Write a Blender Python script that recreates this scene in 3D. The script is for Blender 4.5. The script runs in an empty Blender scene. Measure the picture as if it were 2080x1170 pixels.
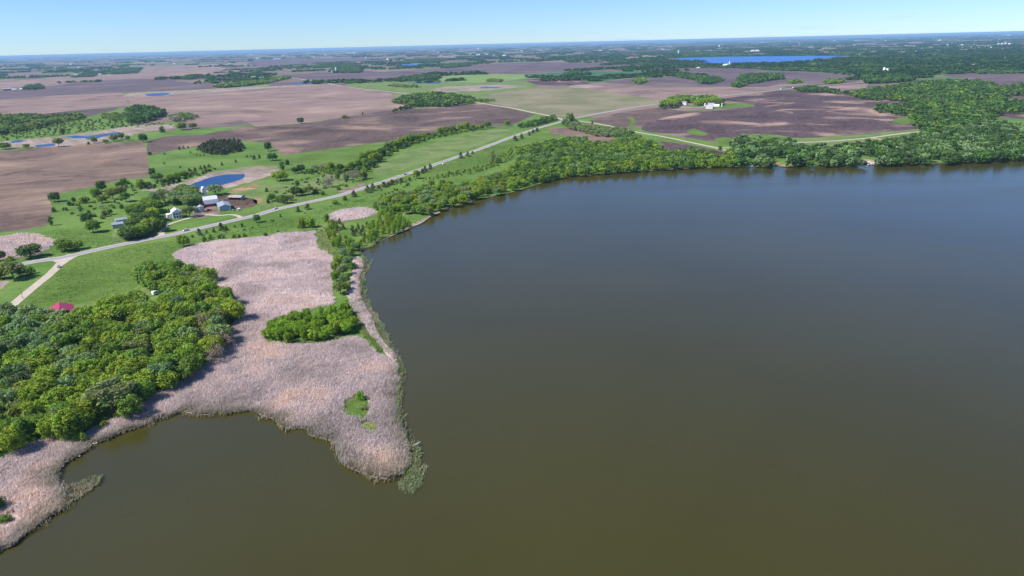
import bpy, math, random
import numpy as np
from mathutils import Vector, Matrix
from mathutils.geometry import tessellate_polygon

SC = bpy.context.scene
COL = SC.collection
rnd = random.Random(7)
nr = np.random.default_rng(11)

# ------------------------------------------------------------------ camera
CAM_H = 155.0
PITCH = math.radians(19.7)
ROLL = math.atan(50.5 / 2080)
FPX = 1040 / (18 / 24)                      # focal length in photo pixels (24 mm on a 36 mm sensor)
_r0 = Vector((1, 0, 0)); _u0 = Vector((0, math.sin(PITCH), math.cos(PITCH)))
FWD = Vector((0, math.cos(PITCH), -math.sin(PITCH)))
RIGHT = _r0 * math.cos(ROLL) - _u0 * math.sin(ROLL)
UP = _r0 * math.sin(ROLL) + _u0 * math.cos(ROLL)
cd = bpy.data.cameras.new("camera"); cd.lens = 24; cd.sensor_width = 36
cd.clip_start = 1; cd.clip_end = 300000
cam = bpy.data.objects.new("camera", cd); COL.objects.link(cam)
cam.matrix_world = Matrix(((RIGHT.x, UP.x, -FWD.x, 0), (RIGHT.y, UP.y, -FWD.y, 0), (RIGHT.z, UP.z, -FWD.z, CAM_H), (0, 0, 0, 1)))
SC.camera = cam

# ------------------------------------------------------------------ sky, sun, exposure
SUN_EL = math.radians(48)
SUN_DIR = Vector((-0.95, -0.31, 0)).normalized() * math.cos(SUN_EL) + Vector((0, 0, math.sin(SUN_EL)))
wd = bpy.data.worlds.new("World"); SC.world = wd; wd.use_nodes = True
wn = wd.node_tree; wn.nodes.clear()
out = wn.nodes.new("ShaderNodeOutputWorld"); bg = wn.nodes.new("ShaderNodeBackground")
sky = wn.nodes.new("ShaderNodeTexSky"); sky.sky_type = 'NISHITA'; sky.sun_disc = False
sky.sun_elevation = SUN_EL; sky.sun_rotation = math.atan2(SUN_DIR.x, SUN_DIR.y)
sky.altitude = 400; sky.air_density = 0.9; sky.dust_density = 0.0; sky.ozone_density = 4.0
bg.inputs[1].default_value = 0.078
tc = wn.nodes.new("ShaderNodeTexCoord"); mp = wn.nodes.new("ShaderNodeMapping")
mp.inputs['Scale'].default_value = (14, 14, 230)
nz = wn.nodes.new("ShaderNodeTexNoise"); nz.inputs['Scale'].default_value = 1.6; nz.inputs['Detail'].default_value = 6
cr = wn.nodes.new("ShaderNodeValToRGB"); cr.color_ramp.elements[0].position = 0.57; cr.color_ramp.elements[1].position = 0.75
sep = wn.nodes.new("ShaderNodeSeparateXYZ")
band = wn.nodes.new("ShaderNodeMapRange"); band.inputs[1].default_value = 0.035; band.inputs[2].default_value = 0.004
band.inputs[3].default_value = 0.0; band.inputs[4].default_value = 1.0
mul = wn.nodes.new("ShaderNodeMath"); mul.operation = 'MULTIPLY'
big = wn.nodes.new("ShaderNodeTexNoise"); big.inputs['Scale'].default_value = 1.3; big.inputs['Detail'].default_value = 1
bigr = wn.nodes.new("ShaderNodeMapRange"); bigr.inputs[1].default_value = 0.5; bigr.inputs[2].default_value = 0.62; bigr.inputs[4].default_value = 0.8
mul2 = wn.nodes.new("ShaderNodeMath"); mul2.operation = 'MULTIPLY'
mix = wn.nodes.new("ShaderNodeMixRGB"); mix.inputs[2].default_value = (4.5, 5.8, 7.8, 1)
L = wn.links.new
L(tc.outputs['Generated'], mp.inputs[0]); L(mp.outputs[0], nz.inputs['Vector']); L(nz.outputs['Fac'], cr.inputs[0])
L(tc.outputs['Generated'], big.inputs['Vector']); L(big.outputs['Fac'], bigr.inputs[0])
L(tc.outputs['Generated'], sep.inputs[0]); L(sep.outputs['Z'], band.inputs[0])
L(cr.outputs[0], mul.inputs[0]); L(band.outputs[0], mul.inputs[1]); L(mul.outputs[0], mul2.inputs[0]); L(bigr.outputs[0], mul2.inputs[1])
wb = wn.nodes.new("ShaderNodeMixRGB"); wb.blend_type = 'MULTIPLY'; wb.inputs[0].default_value = 1.0; wb.inputs[2].default_value = (0.74, 0.975, 1.36, 1)   # white balance of the whole sky
L(sky.outputs[0], wb.inputs[1]); L(wb.outputs[0], mix.inputs[1]); L(mul2.outputs[0], mix.inputs[0]); L(mix.outputs[0], bg.inputs[0]); L(bg.outputs[0], out.inputs[0])

sl = bpy.data.lights.new("sun", 'SUN'); sl.energy = 5.0; sl.angle = math.radians(0.53); sl.color = (1, 0.955, 0.89)
so = bpy.data.objects.new("sun", sl); COL.objects.link(so)
so.rotation_euler = (-SUN_DIR).to_track_quat('-Z', 'Y').to_euler(); so.location = (-300, -100, 400)

SC.view_settings.view_transform = 'Standard'; SC.view_settings.look = 'None'
SC.view_settings.exposure = 0.55; SC.view_settings.gamma = 1.0; SC.view_settings.use_curve_mapping = False
SC.render.engine = 'CYCLES'
SC.cycles.max_bounces = 5; SC.cycles.diffuse_bounces = 3; SC.cycles.glossy_bounces = 2
SC.cycles.transmission_bounces = 2; SC.cycles.volume_bounces = 0; SC.cycles.transparent_max_bounces = 4
SC.cycles.sample_clamp_indirect = 4.0

# ------------------------------------------------------------------ helpers
LAND = 0.5
def g(x, y, z=LAND):
    """survey point: where the sight line through photo point (x, y) meets the level z"""
    d = FWD + RIGHT * ((x - 1040) / FPX) + UP * (-(y - 585) / FPX)
    t = (z - CAM_H) / d.z
    return (t * d.x, t * d.y)
def gs(pts, z=LAND): return [g(x, y, z) for x, y in pts]
def mpp(x, y):
    """metres per photo pixel at ground point under (x, y)"""
    X, Y = g(x, y); return (Vector((X, Y, -CAM_H))).dot(FWD) / FPX

def tag(o, label=None, cat=None, group=None, kind=None):
    for k, v in (('label', label), ('category', cat), ('group', group), ('kind', kind)):
        if v: o[k] = v
    return o
def link(name, me, mat=None, parent=None):
    o = bpy.data.objects.new(name, me); COL.objects.link(o)
    if mat and me is not None and not me.materials: me.materials.append(mat)
    if parent: o.parent = parent
    return o
def thing(name, label, cat, loc, rz=0, group=None):
    o = bpy.data.objects.new(name, None); COL.objects.link(o); o.empty_display_size = 0.5
    o.location = loc; o.rotation_euler = (0, 0, rz)
    return tag(o, label, cat, group)
def np_mesh(name, V, Fq, tint=None):
    """mesh from vertex array and equal-sided face array; tint = one colour per vertex"""
    me = bpy.data.meshes.new(name); V = np.asarray(V, np.float32); Fq = np.asarray(Fq, np.int32)
    n, k = Fq.shape
    me.vertices.add(len(V)); me.vertices.foreach_set('co', V.ravel())
    me.loops.add(n * k); me.loops.foreach_set('vertex_index', Fq.ravel())
    me.polygons.add(n); me.polygons.foreach_set('loop_start', np.arange(0, n * k, k, dtype=np.int32))
    me.update(calc_edges=True)
    if tint is not None:
        a = me.attributes.new('tint', 'FLOAT_COLOR', 'POINT')
        c = np.ones((len(V), 4), np.float32); c[:, :3] = tint; a.data.foreach_set('color', c.ravel())
    return me
class MB:
    """collects boxes, prisms and tubes; build() links them as one mesh object"""
    def __init__(s): s.v = []; s.f = []
    def add(s, vs, fs):
        b = len(s.v); s.v += [tuple(v) for v in vs]; s.f += [tuple(i + b for i in f) for f in fs]; return s
    def box(s, x0, x1, y0, y1, z0, z1):
        return s.add([(x0,y0,z0),(x1,y0,z0),(x1,y1,z0),(x0,y1,z0),(x0,y0,z1),(x1,y0,z1),(x1,y1,z1),(x0,y1,z1)],
                     [(0,3,2,1),(4,5,6,7),(0,1,5,4),(1,2,6,5),(2,3,7,6),(3,0,4,7)])
    def prism(s, prof, y0, y1):
        """profile in x,z extruded along y"""
        n = len(prof)
        vs = [(x, y0, z) for x, z in prof] + [(x, y1, z) for x, z in prof]
        return s.add(vs, [tuple(range(n)), tuple(range(2 * n - 1, n - 1, -1))] + [(i, i + n, (i + 1) % n + n, (i + 1) % n) for i in range(n)])
    def tube(s, pts, rad, n=8, cap=True):
        pts = [Vector(p) for p in pts]; rings = []
        for i, p in enumerate(pts):
            d = (pts[min(i + 1, len(pts) - 1)] - pts[max(i - 1, 0)]).normalized()
            a = d.orthogonal().normalized(); b = d.cross(a); r = rad[i] if isinstance(rad, (list, tuple)) else rad
            rings.append([p + (a * math.cos(t * 2 * math.pi / n) + b * math.sin(t * 2 * math.pi / n)) * r for t in range(n)])
        vs = [v for r in rings for v in r]; fs = []
        for i in range(len(rings) - 1):
            for t in range(n):
                fs.append((i*n+t, i*n+(t+1)%n, (i+1)*n+(t+1)%n, (i+1)*n+t))
        if cap: fs += [tuple(range(n - 1, -1, -1)), tuple(range((len(rings)-1)*n, len(rings)*n))]
        return s.add(vs, fs)
    def lathe(s, prof, n=20):
        vs = []; fs = []
        for r, z in prof: vs += [(r*math.cos(t*2*math.pi/n), r*math.sin(t*2*math.pi/n), z) for t in range(n)]
        for i in range(len(prof)-1):
            for t in range(n): fs.append((i*n+t, i*n+(t+1)%n, (i+1)*n+(t+1)%n, (i+1)*n+t))
        fs += [tuple(range(n-1,-1,-1)), tuple(range((len(prof)-1)*n, len(prof)*n))]
        return s.add(vs, fs)
    def mesh(s, name):
        me = bpy.data.meshes.new(name); me.from_pydata(s.v, [], s.f); me.update(); return me
    def build(s, name, mat, parent=None, loc=None, rz=0):
        o = link(name, s.mesh(name), mat, parent)
        if loc: o.location = loc
        if rz: o.rotation_euler = (0, 0, rz)
        return o

def smooth_poly(pts, n=4, jit=0.0):
    """Catmull-Rom through the points, with a little uneven outline"""
    out = []; N = len(pts)
    for i in range(N):
        p0, p1, p2, p3 = (np.array(pts[(i + k) % N], float) for k in (-1, 0, 1, 2))
        for j in range(n):
            t = j / n
            q = 0.5 * ((2*p1) + (p2-p0)*t + (2*p0-5*p1+4*p2-p3)*t*t + (-p0+3*p1-3*p2+p3)*t**3)
            if jit and j: q = q + np.array([rnd.uniform(-jit, jit), rnd.uniform(-jit, jit)]) 
            out.append((q[0], q[1]))
    return out
def rough_poly(pts, step, jit):
    """straight sides cut into steps and made a little uneven"""
    out = []; N = len(pts)
    for i in range(N):
        a = np.array(pts[i], float); b = np.array(pts[(i+1) % N], float); d = np.linalg.norm(b - a)
        k = max(1, min(60, int(d / step)))
        for j in range(k):
            q = a + (b - a) * j / k
            if j: q = q + np.array([rnd.uniform(-jit, jit), rnd.uniform(-jit, jit)])
            out.append((q[0], q[1]))
    return out
def sheet(name, pts, z, mat, kind='structure', label=None, holes=()):
    loops = [[Vector((x, y, z)) for x, y in pts]] + [[Vector((x, y, z)) for x, y in h] for h in holes]
    vs = [v for l in loops for v in l]
    tris = tessellate_polygon(loops)
    fs = []
    for t in tris:
        a, b, c = (vs[i] for i in t)
        fs.append(t if (b - a).cross(c - a).z > 0 else (t[0], t[2], t[1]))
    me = bpy.data.meshes.new(name); me.from_pydata([tuple(v) for v in vs], [], fs); me.update()
    o = link(name, me, mat); o['kind'] = kind
    if label: o['label'] = label
    return o
def strip(name, pts, width, z, mat, label=None, n=6):
    """a road: ribbon along a smoothed centre line"""
    P = [np.array(p, float) for p in pts]; C = []
    P = [2*P[0]-P[1]] + P + [2*P[-1]-P[-2]]
    for i in range(1, len(P) - 2):
        p0, p1, p2, p3 = P[i-1:i+3]
        for j in range(n):
            t = j / n; C.append(0.5*((2*p1)+(p2-p0)*t+(2*p0-5*p1+4*p2-p3)*t*t+(-p0+3*p1-3*p2+p3)*t**3))
    C.append(P[-2]); vs = []
    for i, c in enumerate(C):
        d = C[min(i+1, len(C)-1)] - C[max(i-1, 0)]; d = d / np.linalg.norm(d); nrm = np.array([-d[1], d[0]])
        w = width if not callable(width) else width(i / len(C))
        vs += [(*(c + nrm*w/2), z), (*(c - nrm*w/2), z)]
    fs = [(2*i+1, 2*i+3, 2*i+2, 2*i) for i in range(len(C)-1)]
    me = bpy.data.meshes.new(name); me.from_pydata(vs, [], fs); me.update()
    o = link(name, me, mat); o['kind'] = 'structure'
    if label: o['label'] = label
    return o, C
def inside(P, poly):
    """which of the points P (n,2) lie inside the polygon"""
    P = np.asarray(P, float); poly = np.asarray(poly, float); x, y = P[:, 0], P[:, 1]
    c = np.zeros(len(P), bool); N = len(poly); j = N - 1
    for i in range(N):
        xi, yi = poly[i]; xj, yj = poly[j]
        if yi != yj:
            c ^= ((yi > y) != (yj > y)) & (x < (xj - xi) * (y - yi) / (yj - yi) + xi)
        j = i
    return c
def fill(poly, gap, rng=None):
    """points at least about gap apart that fill a polygon: a jittered triangular grid"""
    rng = rng or nr
    poly = np.asarray(poly, float); lo = poly.min(0); hi = poly.max(0)
    xs = np.arange(lo[0], hi[0] + gap, gap); ys = np.arange(lo[1], hi[1] + gap, gap * 0.87)
    X, Y = np.meshgrid(xs, ys); X = X + (np.arange(len(ys)) % 2)[:, None] * gap / 2
    P = np.stack([X.ravel(), Y.ravel()], 1) + rng.uniform(-0.36, 0.36, (X.size, 2)) * gap
    return P[inside(P, poly)]
def vnoise(P, s, seed=0):
    """smooth value noise 0..1 on points (n,2), feature size s metres"""
    r = np.random.default_rng(seed); T = r.random((64, 64))
    q = np.asarray(P, float) / s; i = np.floor(q).astype(int); f = q - i; f = f*f*(3-2*f)
    a = lambda dx, dy: T[(i[:, 0]+dx) % 64, (i[:, 1]+dy) % 64]
    return (a(0,0)*(1-f[:,0])+a(1,0)*f[:,0])*(1-f[:,1]) + (a(0,1)*(1-f[:,0])+a(1,1)*f[:,0])*f[:,1]

# ------------------------------------------------------------------ materials
def lin(r, gg, b): return tuple(((c/255)/12.92 if c/255 <= 0.04045 else ((c/255+0.055)/1.055)**2.4) for c in (r, gg, b))
def new_mat(name):
    m = bpy.data.materials.new(name); m.use_nodes = True
    nt = m.node_tree; b = nt.nodes['Principled BSDF']; b.inputs['Roughness'].default_value = 0.85
    b.inputs['Specular IOR Level'].default_value = 0.2
    return m, nt, b
def N(nt, t, **kw):
    n = nt.nodes.new(t)
    for k, v in kw.items():
        if k in n.inputs: n.inputs[k].default_value = v
        else: setattr(n, k, v)
    return n
def ramp(nt, stops):
    r = nt.nodes.new("ShaderNodeValToRGB"); e = r.color_ramp.elements
    while len(e) < len(stops): e.new(0.5)
    for el, (p, c) in zip(e, stops): el.position = p; el.color = (*c, 1)
    return r
def coords(nt, rot=0, scale=(1, 1, 1)):
    t = N(nt, "ShaderNodeTexCoord"); m = N(nt, "ShaderNodeMapping")
    m.inputs['Rotation'].default_value = (0, 0, rot); m.inputs['Scale'].default_value = scale
    nt.links.new(t.outputs['Object'], m.inputs['Vector']); return m.outputs[0]
def mixc(nt, fac, a, b, mode='MIX'):
    m = N(nt, "ShaderNodeMixRGB", blend_type=mode)
    for k, v in ((0, fac), (1, a), (2, b)):
        if hasattr(v, 'links') or isinstance(v, bpy.types.NodeSocket): nt.links.new(v, m.inputs[k])
        elif k == 0: m.inputs[0].default_value = v
        else: m.inputs[k].default_value = (*v, 1)
    return m.outputs[0]
def noise(nt, vec, scale, detail=3, rough=0.5, dist=0):
    n = N(nt, "ShaderNodeTexNoise", Scale=scale, Detail=detail, Roughness=rough, Distortion=dist)
    nt.links.new(vec, n.inputs['Vector']); return n.outputs['Fac']
def rng_(nt, v, a, b, c=0.0, d=1.0):
    m = N(nt, "ShaderNodeMapRange"); nt.links.new(v, m.inputs[0])
    for i, x in enumerate((a, b, c, d)): m.inputs[i+1].default_value = x
    return m.outputs[0]

def soil(name, dark, mid, light, size=110, rot=-0.44, seed=0, weeds=None, stripe=0.42):
    """tilled field: dark hollows, pale crests, fine tillage lines"""
    m, nt, b = new_mat(name)
    v = coords(nt, rot); 
    mpn = N(nt, "ShaderNodeMapping"); mpn.inputs['Location'].default_value = (seed*371.0, seed*129.0, seed*3.0); nt.links.new(v, mpn.inputs[0]); v = mpn.outputs[0]
    n1 = noise(nt, v, 1/size, 4, 0.55, 0.6)
    r = ramp(nt, [(0.37, dark), (0.46, mid), (0.53, mid), (0.67, light)]); nt.links.new(n1, r.inputs[0])
    st = N(nt, "ShaderNodeMapping"); st.inputs['Scale'].default_value = (0.0035, 0.085, 1); nt.links.new(v, st.inputs[0])
    n2 = noise(nt, st.outputs[0], 1.0, 4, 0.7)
    n3 = noise(nt, v, 1/7.0, 4, 0.7)
    c = mixc(nt, rng_(nt, n2, 0.43, 0.60, 0, stripe), r.outputs[0], tuple(x*0.55 for x in dark))
    c = mixc(nt, rng_(nt, n3, 0.40, 0.72, 0, 0.35), c, light)
    if weeds:
        n4 = noise(nt, v, 1/160.0, 5, 0.65)
        c = mixc(nt, rng_(nt, n4, 0.48, 0.68, 0, 0.75), c, weeds)
    nt.links.new(c, b.inputs['Base Color']); b.inputs['Roughness'].default_value = 0.95; b.inputs['Specular IOR Level'].default_value = 0.05
    return m
def turf(name, c1, c2, c3, straw, s=1.0, straw_amt=0.5):
    m, nt, b = new_mat(name); v = coords(nt)
    n1 = noise(nt, v, 1/(70*s), 5, 0.6, 0.4); n2 = noise(nt, v, 1/(9*s), 5, 0.65); n3 = noise(nt, v, 1/1.6, 3, 0.7)
    r = ramp(nt, [(0.39, c1), (0.5, c2), (0.61, c3)]); nt.links.new(n1, r.inputs[0])
    c = mixc(nt, rng_(nt, n2, 0.42, 0.70, 0, 0.55), r.outputs[0], c1)
    stt = N(nt, "ShaderNodeMapping"); stt.inputs['Rotation'].default_value = (0, 0, -0.75); stt.inputs['Scale'].default_value = (0.012, 0.22, 1); nt.links.new(v, stt.inputs[0])
    c = mixc(nt, rng_(nt, noise(nt, stt.outputs[0], 1.0, 4, 0.7), 0.42, 0.66, 0, 0.45), c, c3)
    n4 = noise(nt, v, 1/(38*s), 6, 0.72, 0.8)
    c = mixc(nt, rng_(nt, n4, 0.56, 0.74, 0, straw_amt), c, straw)
    c = mixc(nt, rng_(nt, n3, 0.30, 0.70, 0, 0.55), c, tuple(x*0.45 for x in c1))
    nt.links.new(c, b.inputs['Base Color']); b.inputs['Roughness'].default_value = 0.9; b.inputs['Specular IOR Level'].default_value = 0.1
    bp = N(nt, "ShaderNodeBump", Strength=0.35, Distance=0.4); nt.links.new(n3, bp.inputs['Height']); nt.links.new(bp.outputs[0], b.inputs['Normal'])
    return m
def plain(name, col, rough=0.7, var=0.15, size=3.0, spec=0.3, metal=0.0):
    m, nt, b = new_mat(name); v = coords(nt)
    n1 = noise(nt, v, 1/size, 5, 0.65)
    c = mixc(nt, rng_(nt, n1, 0.3, 0.7, 0, 1), tuple(x*(1-var) for x in col), tuple(min(1, x*(1+var)) for x in col))
    nt.links.new(c, b.inputs['Base Color']); b.inputs['Roughness'].default_value = rough
    b.inputs['Specular IOR Level'].default_value = spec; b.inputs['Metallic'].default_value = metal
    return m
def ribbed(name, col, rough=0.45, metal=0.3, pitch=0.3, axis=0, rust=0.0):
    """corrugated sheet metal"""
    m, nt, b = new_mat(name); v = coords(nt)
    w = N(nt, "ShaderNodeTexWave", Scale=1/pitch/2.0, wave_type='BANDS', bands_direction='XYZ'[axis]); nt.links.new(v, w.inputs['Vector'])
    n1 = noise(nt, v, 0.5, 5, 0.7)
    c = mixc(nt, rng_(nt, n1, 0.35, 0.7), tuple(x*0.85 for x in col), col)
    if rust: c = mixc(nt, rng_(nt, noise(nt, v, 0.35, 6, 0.75), 0.45, 0.62, 0, rust), c, (0.22, 0.10, 0.055))
    c = mixc(nt, rng_(nt, w.outputs['Fac'], 0, 0.25, 0.35, 0), c, tuple(x*0.5 for x in col))
    nt.links.new(c, b.inputs['Base Color'])
    b.inputs['Roughness'].default_value = rough; b.inputs['Metallic'].default_value = metal
    bp = N(nt, "ShaderNodeBump", Strength=0.4, Distance=0.05); nt.links.new(w.outputs['Fac'], bp.inputs['Height']); nt.links.new(bp.outputs[0], b.inputs['Normal'])
    return m
def leafy(name, transl=0.36, per_object=True):
    m, nt, b = new_mat(name)
    a = N(nt, "ShaderNodeAttribute", attribute_name='tint')
    c = a.outputs['Color']
    if per_object:
        oi = N(nt, "ShaderNodeObjectInfo"); c = mixc(nt, 1.0, c, oi.outputs['Color'], 'MULTIPLY')
    nt.links.new(c, b.inputs['Base Color']); b.inputs['Roughness'].default_value = 0.6; b.inputs['Specular IOR Level'].default_value = 0.25
    t = N(nt, "ShaderNodeBsdfTranslucent"); nt.links.new(c, t.inputs['Color'])
    mx = N(nt, "ShaderNodeMixShader"); mx.inputs[0].default_value = transl
    nt.links.new(b.outputs[0], mx.inputs[1]); nt.links.new(t.outputs[0], mx.inputs[2])
    nt.links.new(mx.outputs[0], nt.nodes['Material Output'].inputs['Surface'])
    return m
def water(name, deep, rough, tint=None, bump=0.0, spread=160, spec=0.5):
    m, nt, b = new_mat(name); v = coords(nt)
    n1 = noise(nt, v, 1/spread, 4, 0.55, 0.5)
    c = mixc(nt, rng_(nt, n1, 0.38, 0.66), deep, tint or tuple(x*1.25 for x in deep))
    nt.links.new(c, b.inputs['Base Color']); b.inputs['Roughness'].default_value = rough
    if rough < 0.2:
        wst = N(nt, "ShaderNodeMapping"); wst.inputs['Rotation'].default_value = (0, 0, 0.35); wst.inputs['Scale'].default_value = (0.0022, 0.012, 1); nt.links.new(v, wst.inputs[0])
        nt.links.new(rng_(nt, noise(nt, wst.outputs[0], 1.0, 5, 0.6, 0.4), 0.35, 0.68, rough - 0.035, rough + 0.05), b.inputs['Roughness'])
    b.inputs['IOR'].default_value = 1.50; b.inputs['Specular IOR Level'].default_value = spec
    if bump:
        n2 = noise(nt, v, 0.45, 3, 0.6); n3 = noise(nt, v, 0.06, 3, 0.6)
        bp = N(nt, "ShaderNodeBump", Strength=bump, Distance=0.25); nt.links.new(n2, bp.inputs['Height'])
        bp2 = N(nt, "ShaderNodeBump", Strength=bump*0.7, Distance=1.2); nt.links.new(n3, bp2.inputs['Height']); nt.links.new(bp.outputs[0], bp2.inputs['Normal'])
        nt.links.new(bp2.outputs[0], b.inputs['Normal'])
    return m

M = {}
M['grass'] = turf('meadow_grass', (0.0798,0.1560,0.0240), (0.1197,0.2136,0.0384), (0.1653,0.2580,0.0576), (0.2394,0.2520,0.1020), 1.0, 0.6)
M['lawn'] = turf('hay_meadow', (0.0798,0.1464,0.0216), (0.1117,0.1896,0.0312), (0.1459,0.2220,0.0432), (0.1938,0.2160,0.0720), 0.8, 0.4)
M['rough'] = turf('rough_grass', (0.1026,0.1620,0.0420), (0.1573,0.2256,0.0624), (0.2052,0.2580,0.0900), (0.3306,0.3000,0.1560), 0.6, 0.7)
M['fallow'] = turf('fallow_grass', (0.15,0.16,0.075), (0.235,0.215,0.125), (0.30,0.255,0.165), (0.33,0.26,0.18), 2.2, 0.8)
M['crop'] = turf('young_crop', (0.045,0.125,0.05), (0.058,0.15,0.062), (0.075,0.17,0.07), (0.09,0.16,0.06), 2, 0.3)
M['hay'] = turf('bright_hay', (0.14,0.24,0.06), (0.19,0.28,0.08), (0.23,0.31,0.10), (0.28,0.30,0.12), 2, 0.5)
M['soil_tan'] = soil('tan_soil', (0.105,0.072,0.062), (0.185,0.130,0.105), (0.31,0.22,0.155), 120, -0.44, 1)
M['soil_pink'] = soil('pale_soil', (0.15,0.105,0.095), (0.235,0.165,0.145), (0.33,0.24,0.19), 170, -0.44, 2)
M['soil_brown'] = soil('brown_soil', (0.055,0.041,0.041), (0.100,0.072,0.068), (0.30,0.21,0.15), 130, -0.44, 3)
M['soil_dark'] = soil('black_soil', (0.034,0.024,0.034), (0.062,0.043,0.053), (0.34,0.235,0.18), 120, -0.44, 4, stripe=0.15)
M['soil_mauve'] = soil('mauve_soil', (0.075,0.058,0.068), (0.125,0.094,0.102), (0.18,0.135,0.13), 260, -0.44, 5)
M['mud'] = soil('trodden_mud', (0.045,0.03,0.025), (0.085,0.055,0.045), (0.17,0.115,0.085), 14, 0.2, 6)
M['yard'] = soil('yard_dirt', (0.12,0.08,0.065), (0.20,0.14,0.115), (0.30,0.23,0.19), 10, 0.2, 7)
M['bare'] = soil('bare_sand', (0.19,0.135,0.065), (0.29,0.20,0.11), (0.40,0.29,0.16), 16, 0.2, 8)
M['marsh'] = soil('marsh_litter', (0.19,0.15,0.125), (0.30,0.235,0.205), (0.42,0.32,0.28), 18, 0.9, 9, weeds=(0.13,0.15,0.06))
M['reedbase'] = soil('reed_litter', (0.30,0.235,0.21), (0.42,0.33,0.30), (0.52,0.41,0.37), 12, 0.9, 10)
M['bank'] = plain('bank_mud', (0.10,0.085,0.055), 0.9, 0.3, 3)
M['beach'] = plain('shore_litter', (0.30,0.245,0.19), 0.95, 0.35, 2.5, 0.05)
M['gravel'] = plain('gravel_surface', (0.43,0.37,0.30), 0.95, 0.14, 5, 0.05)
M['shoulder'] = plain('shoulder_gravel', (0.44,0.38,0.33), 0.95, 0.12, 5, 0.05)
M['asphalt'] = plain('worn_asphalt', (0.27,0.26,0.265), 0.85, 0.10, 6, 0.15)
M['track'] = plain('two_rut_track', (0.24,0.215,0.10), 0.95, 0.25, 4, 0.05)
M['lake'] = water('turbid_water', (0.0415,0.0365,0.0035), 0.19, (0.048,0.0430,0.0055), 0.11)
M['pond'] = water('sky_painted_pond_water', (0.010,0.040,0.125), 0.30, (0.014,0.050,0.15), 0.06, 40, 0.13)  # blue of the reflected sky is put into the base colour
M['farlake'] = water('sky_painted_lake_water', (0.012,0.095,0.34), 0.3, (0.016,0.110,0.37), 0.0, 400, 0.10)  # base blue paints in the higher sky that ripples would mirror
M['leaf'] = leafy('leaves')
M['leaf_mass'] = leafy('wood_leaves', 0.32, False)
M['reed'] = leafy('dry_reed', 0.42, False)
M['bark'] = plain('bark', (0.13,0.105,0.08), 0.95, 0.3, 0.6, 0.05)
M['white'] = plain('white_paint', (0.80,0.80,0.78), 0.6, 0.05, 4)
M['white_roof'] = ribbed('white_sheet_roof', (0.80,0.81,0.82), 0.4, 0.1, 0.6, 0)
M['red'] = plain('barn_red', (0.42,0.035,0.03), 0.8, 0.15, 2)
M['red_roof'] = ribbed('red_sheet_roof', (0.38,0.045,0.105), 0.5, 0.0, 0.6, 1)
M['steel'] = ribbed('galvanised_sheet', (0.45,0.50,0.56), 0.42, 0.45, 0.5, 1)
M['steel_wall'] = ribbed('galvanised_wall', (0.40,0.46,0.50), 0.5, 0.3, 0.5, 0)
M['rusty'] = ribbed('rusty_sheet', (0.46,0.44,0.44), 0.6, 0.25, 0.5, 0, 0.7)
M['bin'] = ribbed('bin_steel', (0.50,0.54,0.58), 0.4, 0.5, 0.35, 2)
M['glass'] = plain('dark_glass', (0.02,0.025,0.03), 0.1, 0.1, 1, 0.5)
M['dark'] = plain('dark_opening', (0.02,0.018,0.016), 0.95, 0.2, 1, 0.02)
M['wood'] = plain('grey_timber', (0.26,0.23,0.20), 0.9, 0.25, 0.5, 0.05)
M['shingle'] = plain('grey_shingle', (0.30,0.30,0.32), 0.9, 0.12, 0.8, 0.1)
M['pale_roof'] = ribbed('pale_mauve_roof', (0.50,0.44,0.50), 0.5, 0.1, 0.6, 1)
M['stone'] = plain('pale_stone', (0.52,0.47,0.41), 0.9, 0.25, 0.7, 0.1)
M['concrete'] = plain('concrete', (0.45,0.43,0.40), 0.9, 0.12, 2, 0.1)
M['tyre'] = plain('rubber', (0.02,0.02,0.02), 0.9, 0.1, 1, 0.1)
M['car_white'] = plain('white_car_paint', (0.8,0.8,0.8), 0.25, 0.02, 3, 0.5)
M['car_dark'] = plain('dark_car_paint', (0.035,0.02,0.025), 0.25, 0.02, 3, 0.5)
M['car_silver'] = plain('silver_car_paint', (0.55,0.56,0.58), 0.3, 0.02, 3, 0.5, 0.3)
M['tarp'] = plain('pale_wrap', (0.72,0.66,0.58), 0.7, 0.15, 1.2, 0.2)
M['driftwood'] = plain('bleached_wood', (0.50,0.44,0.37), 0.9, 0.2, 0.5, 0.1)
M['haze'] = bpy.data.materials.new('air')
hm = M['haze']; hm.use_nodes = True; hn = hm.node_tree; hn.nodes.clear()
ho = hn.nodes.new("ShaderNodeOutputMaterial"); hv = hn.nodes.new("ShaderNodeVolumePrincipled")
hv.inputs['Color'].default_value = (0.40, 0.69, 1.0, 1); hv.inputs['Density'].default_value = 3.4e-5; hv.inputs['Anisotropy'].default_value = 0.0
hn.links.new(hv.outputs[0], ho.inputs['Volume'])
fm, fnt, fb = new_mat('far_farmland'); 
_a = N(fnt, "ShaderNodeAttribute", attribute_name='tint'); _v = coords(fnt)
_c = mixc(fnt, rng_(fnt, noise(fnt, _v, 1/240, 4, 0.6, 0.5), 0.35, 0.7, 0, 0.6), _a.outputs['Color'], (0.24, 0.18, 0.15))
_c = mixc(fnt, rng_(fnt, noise(fnt, _v, 1/90, 4, 0.6, 0.5), 0.45, 0.7, 0, 0.5), _c, (0.07, 0.055, 0.06))
fnt.links.new(_c, fb.inputs['Base Color']); fb.inputs['Specular IOR Level'].default_value = 0.05; fb.inputs['Roughness'].default_value = 0.95
M['farmland'] = fm

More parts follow.
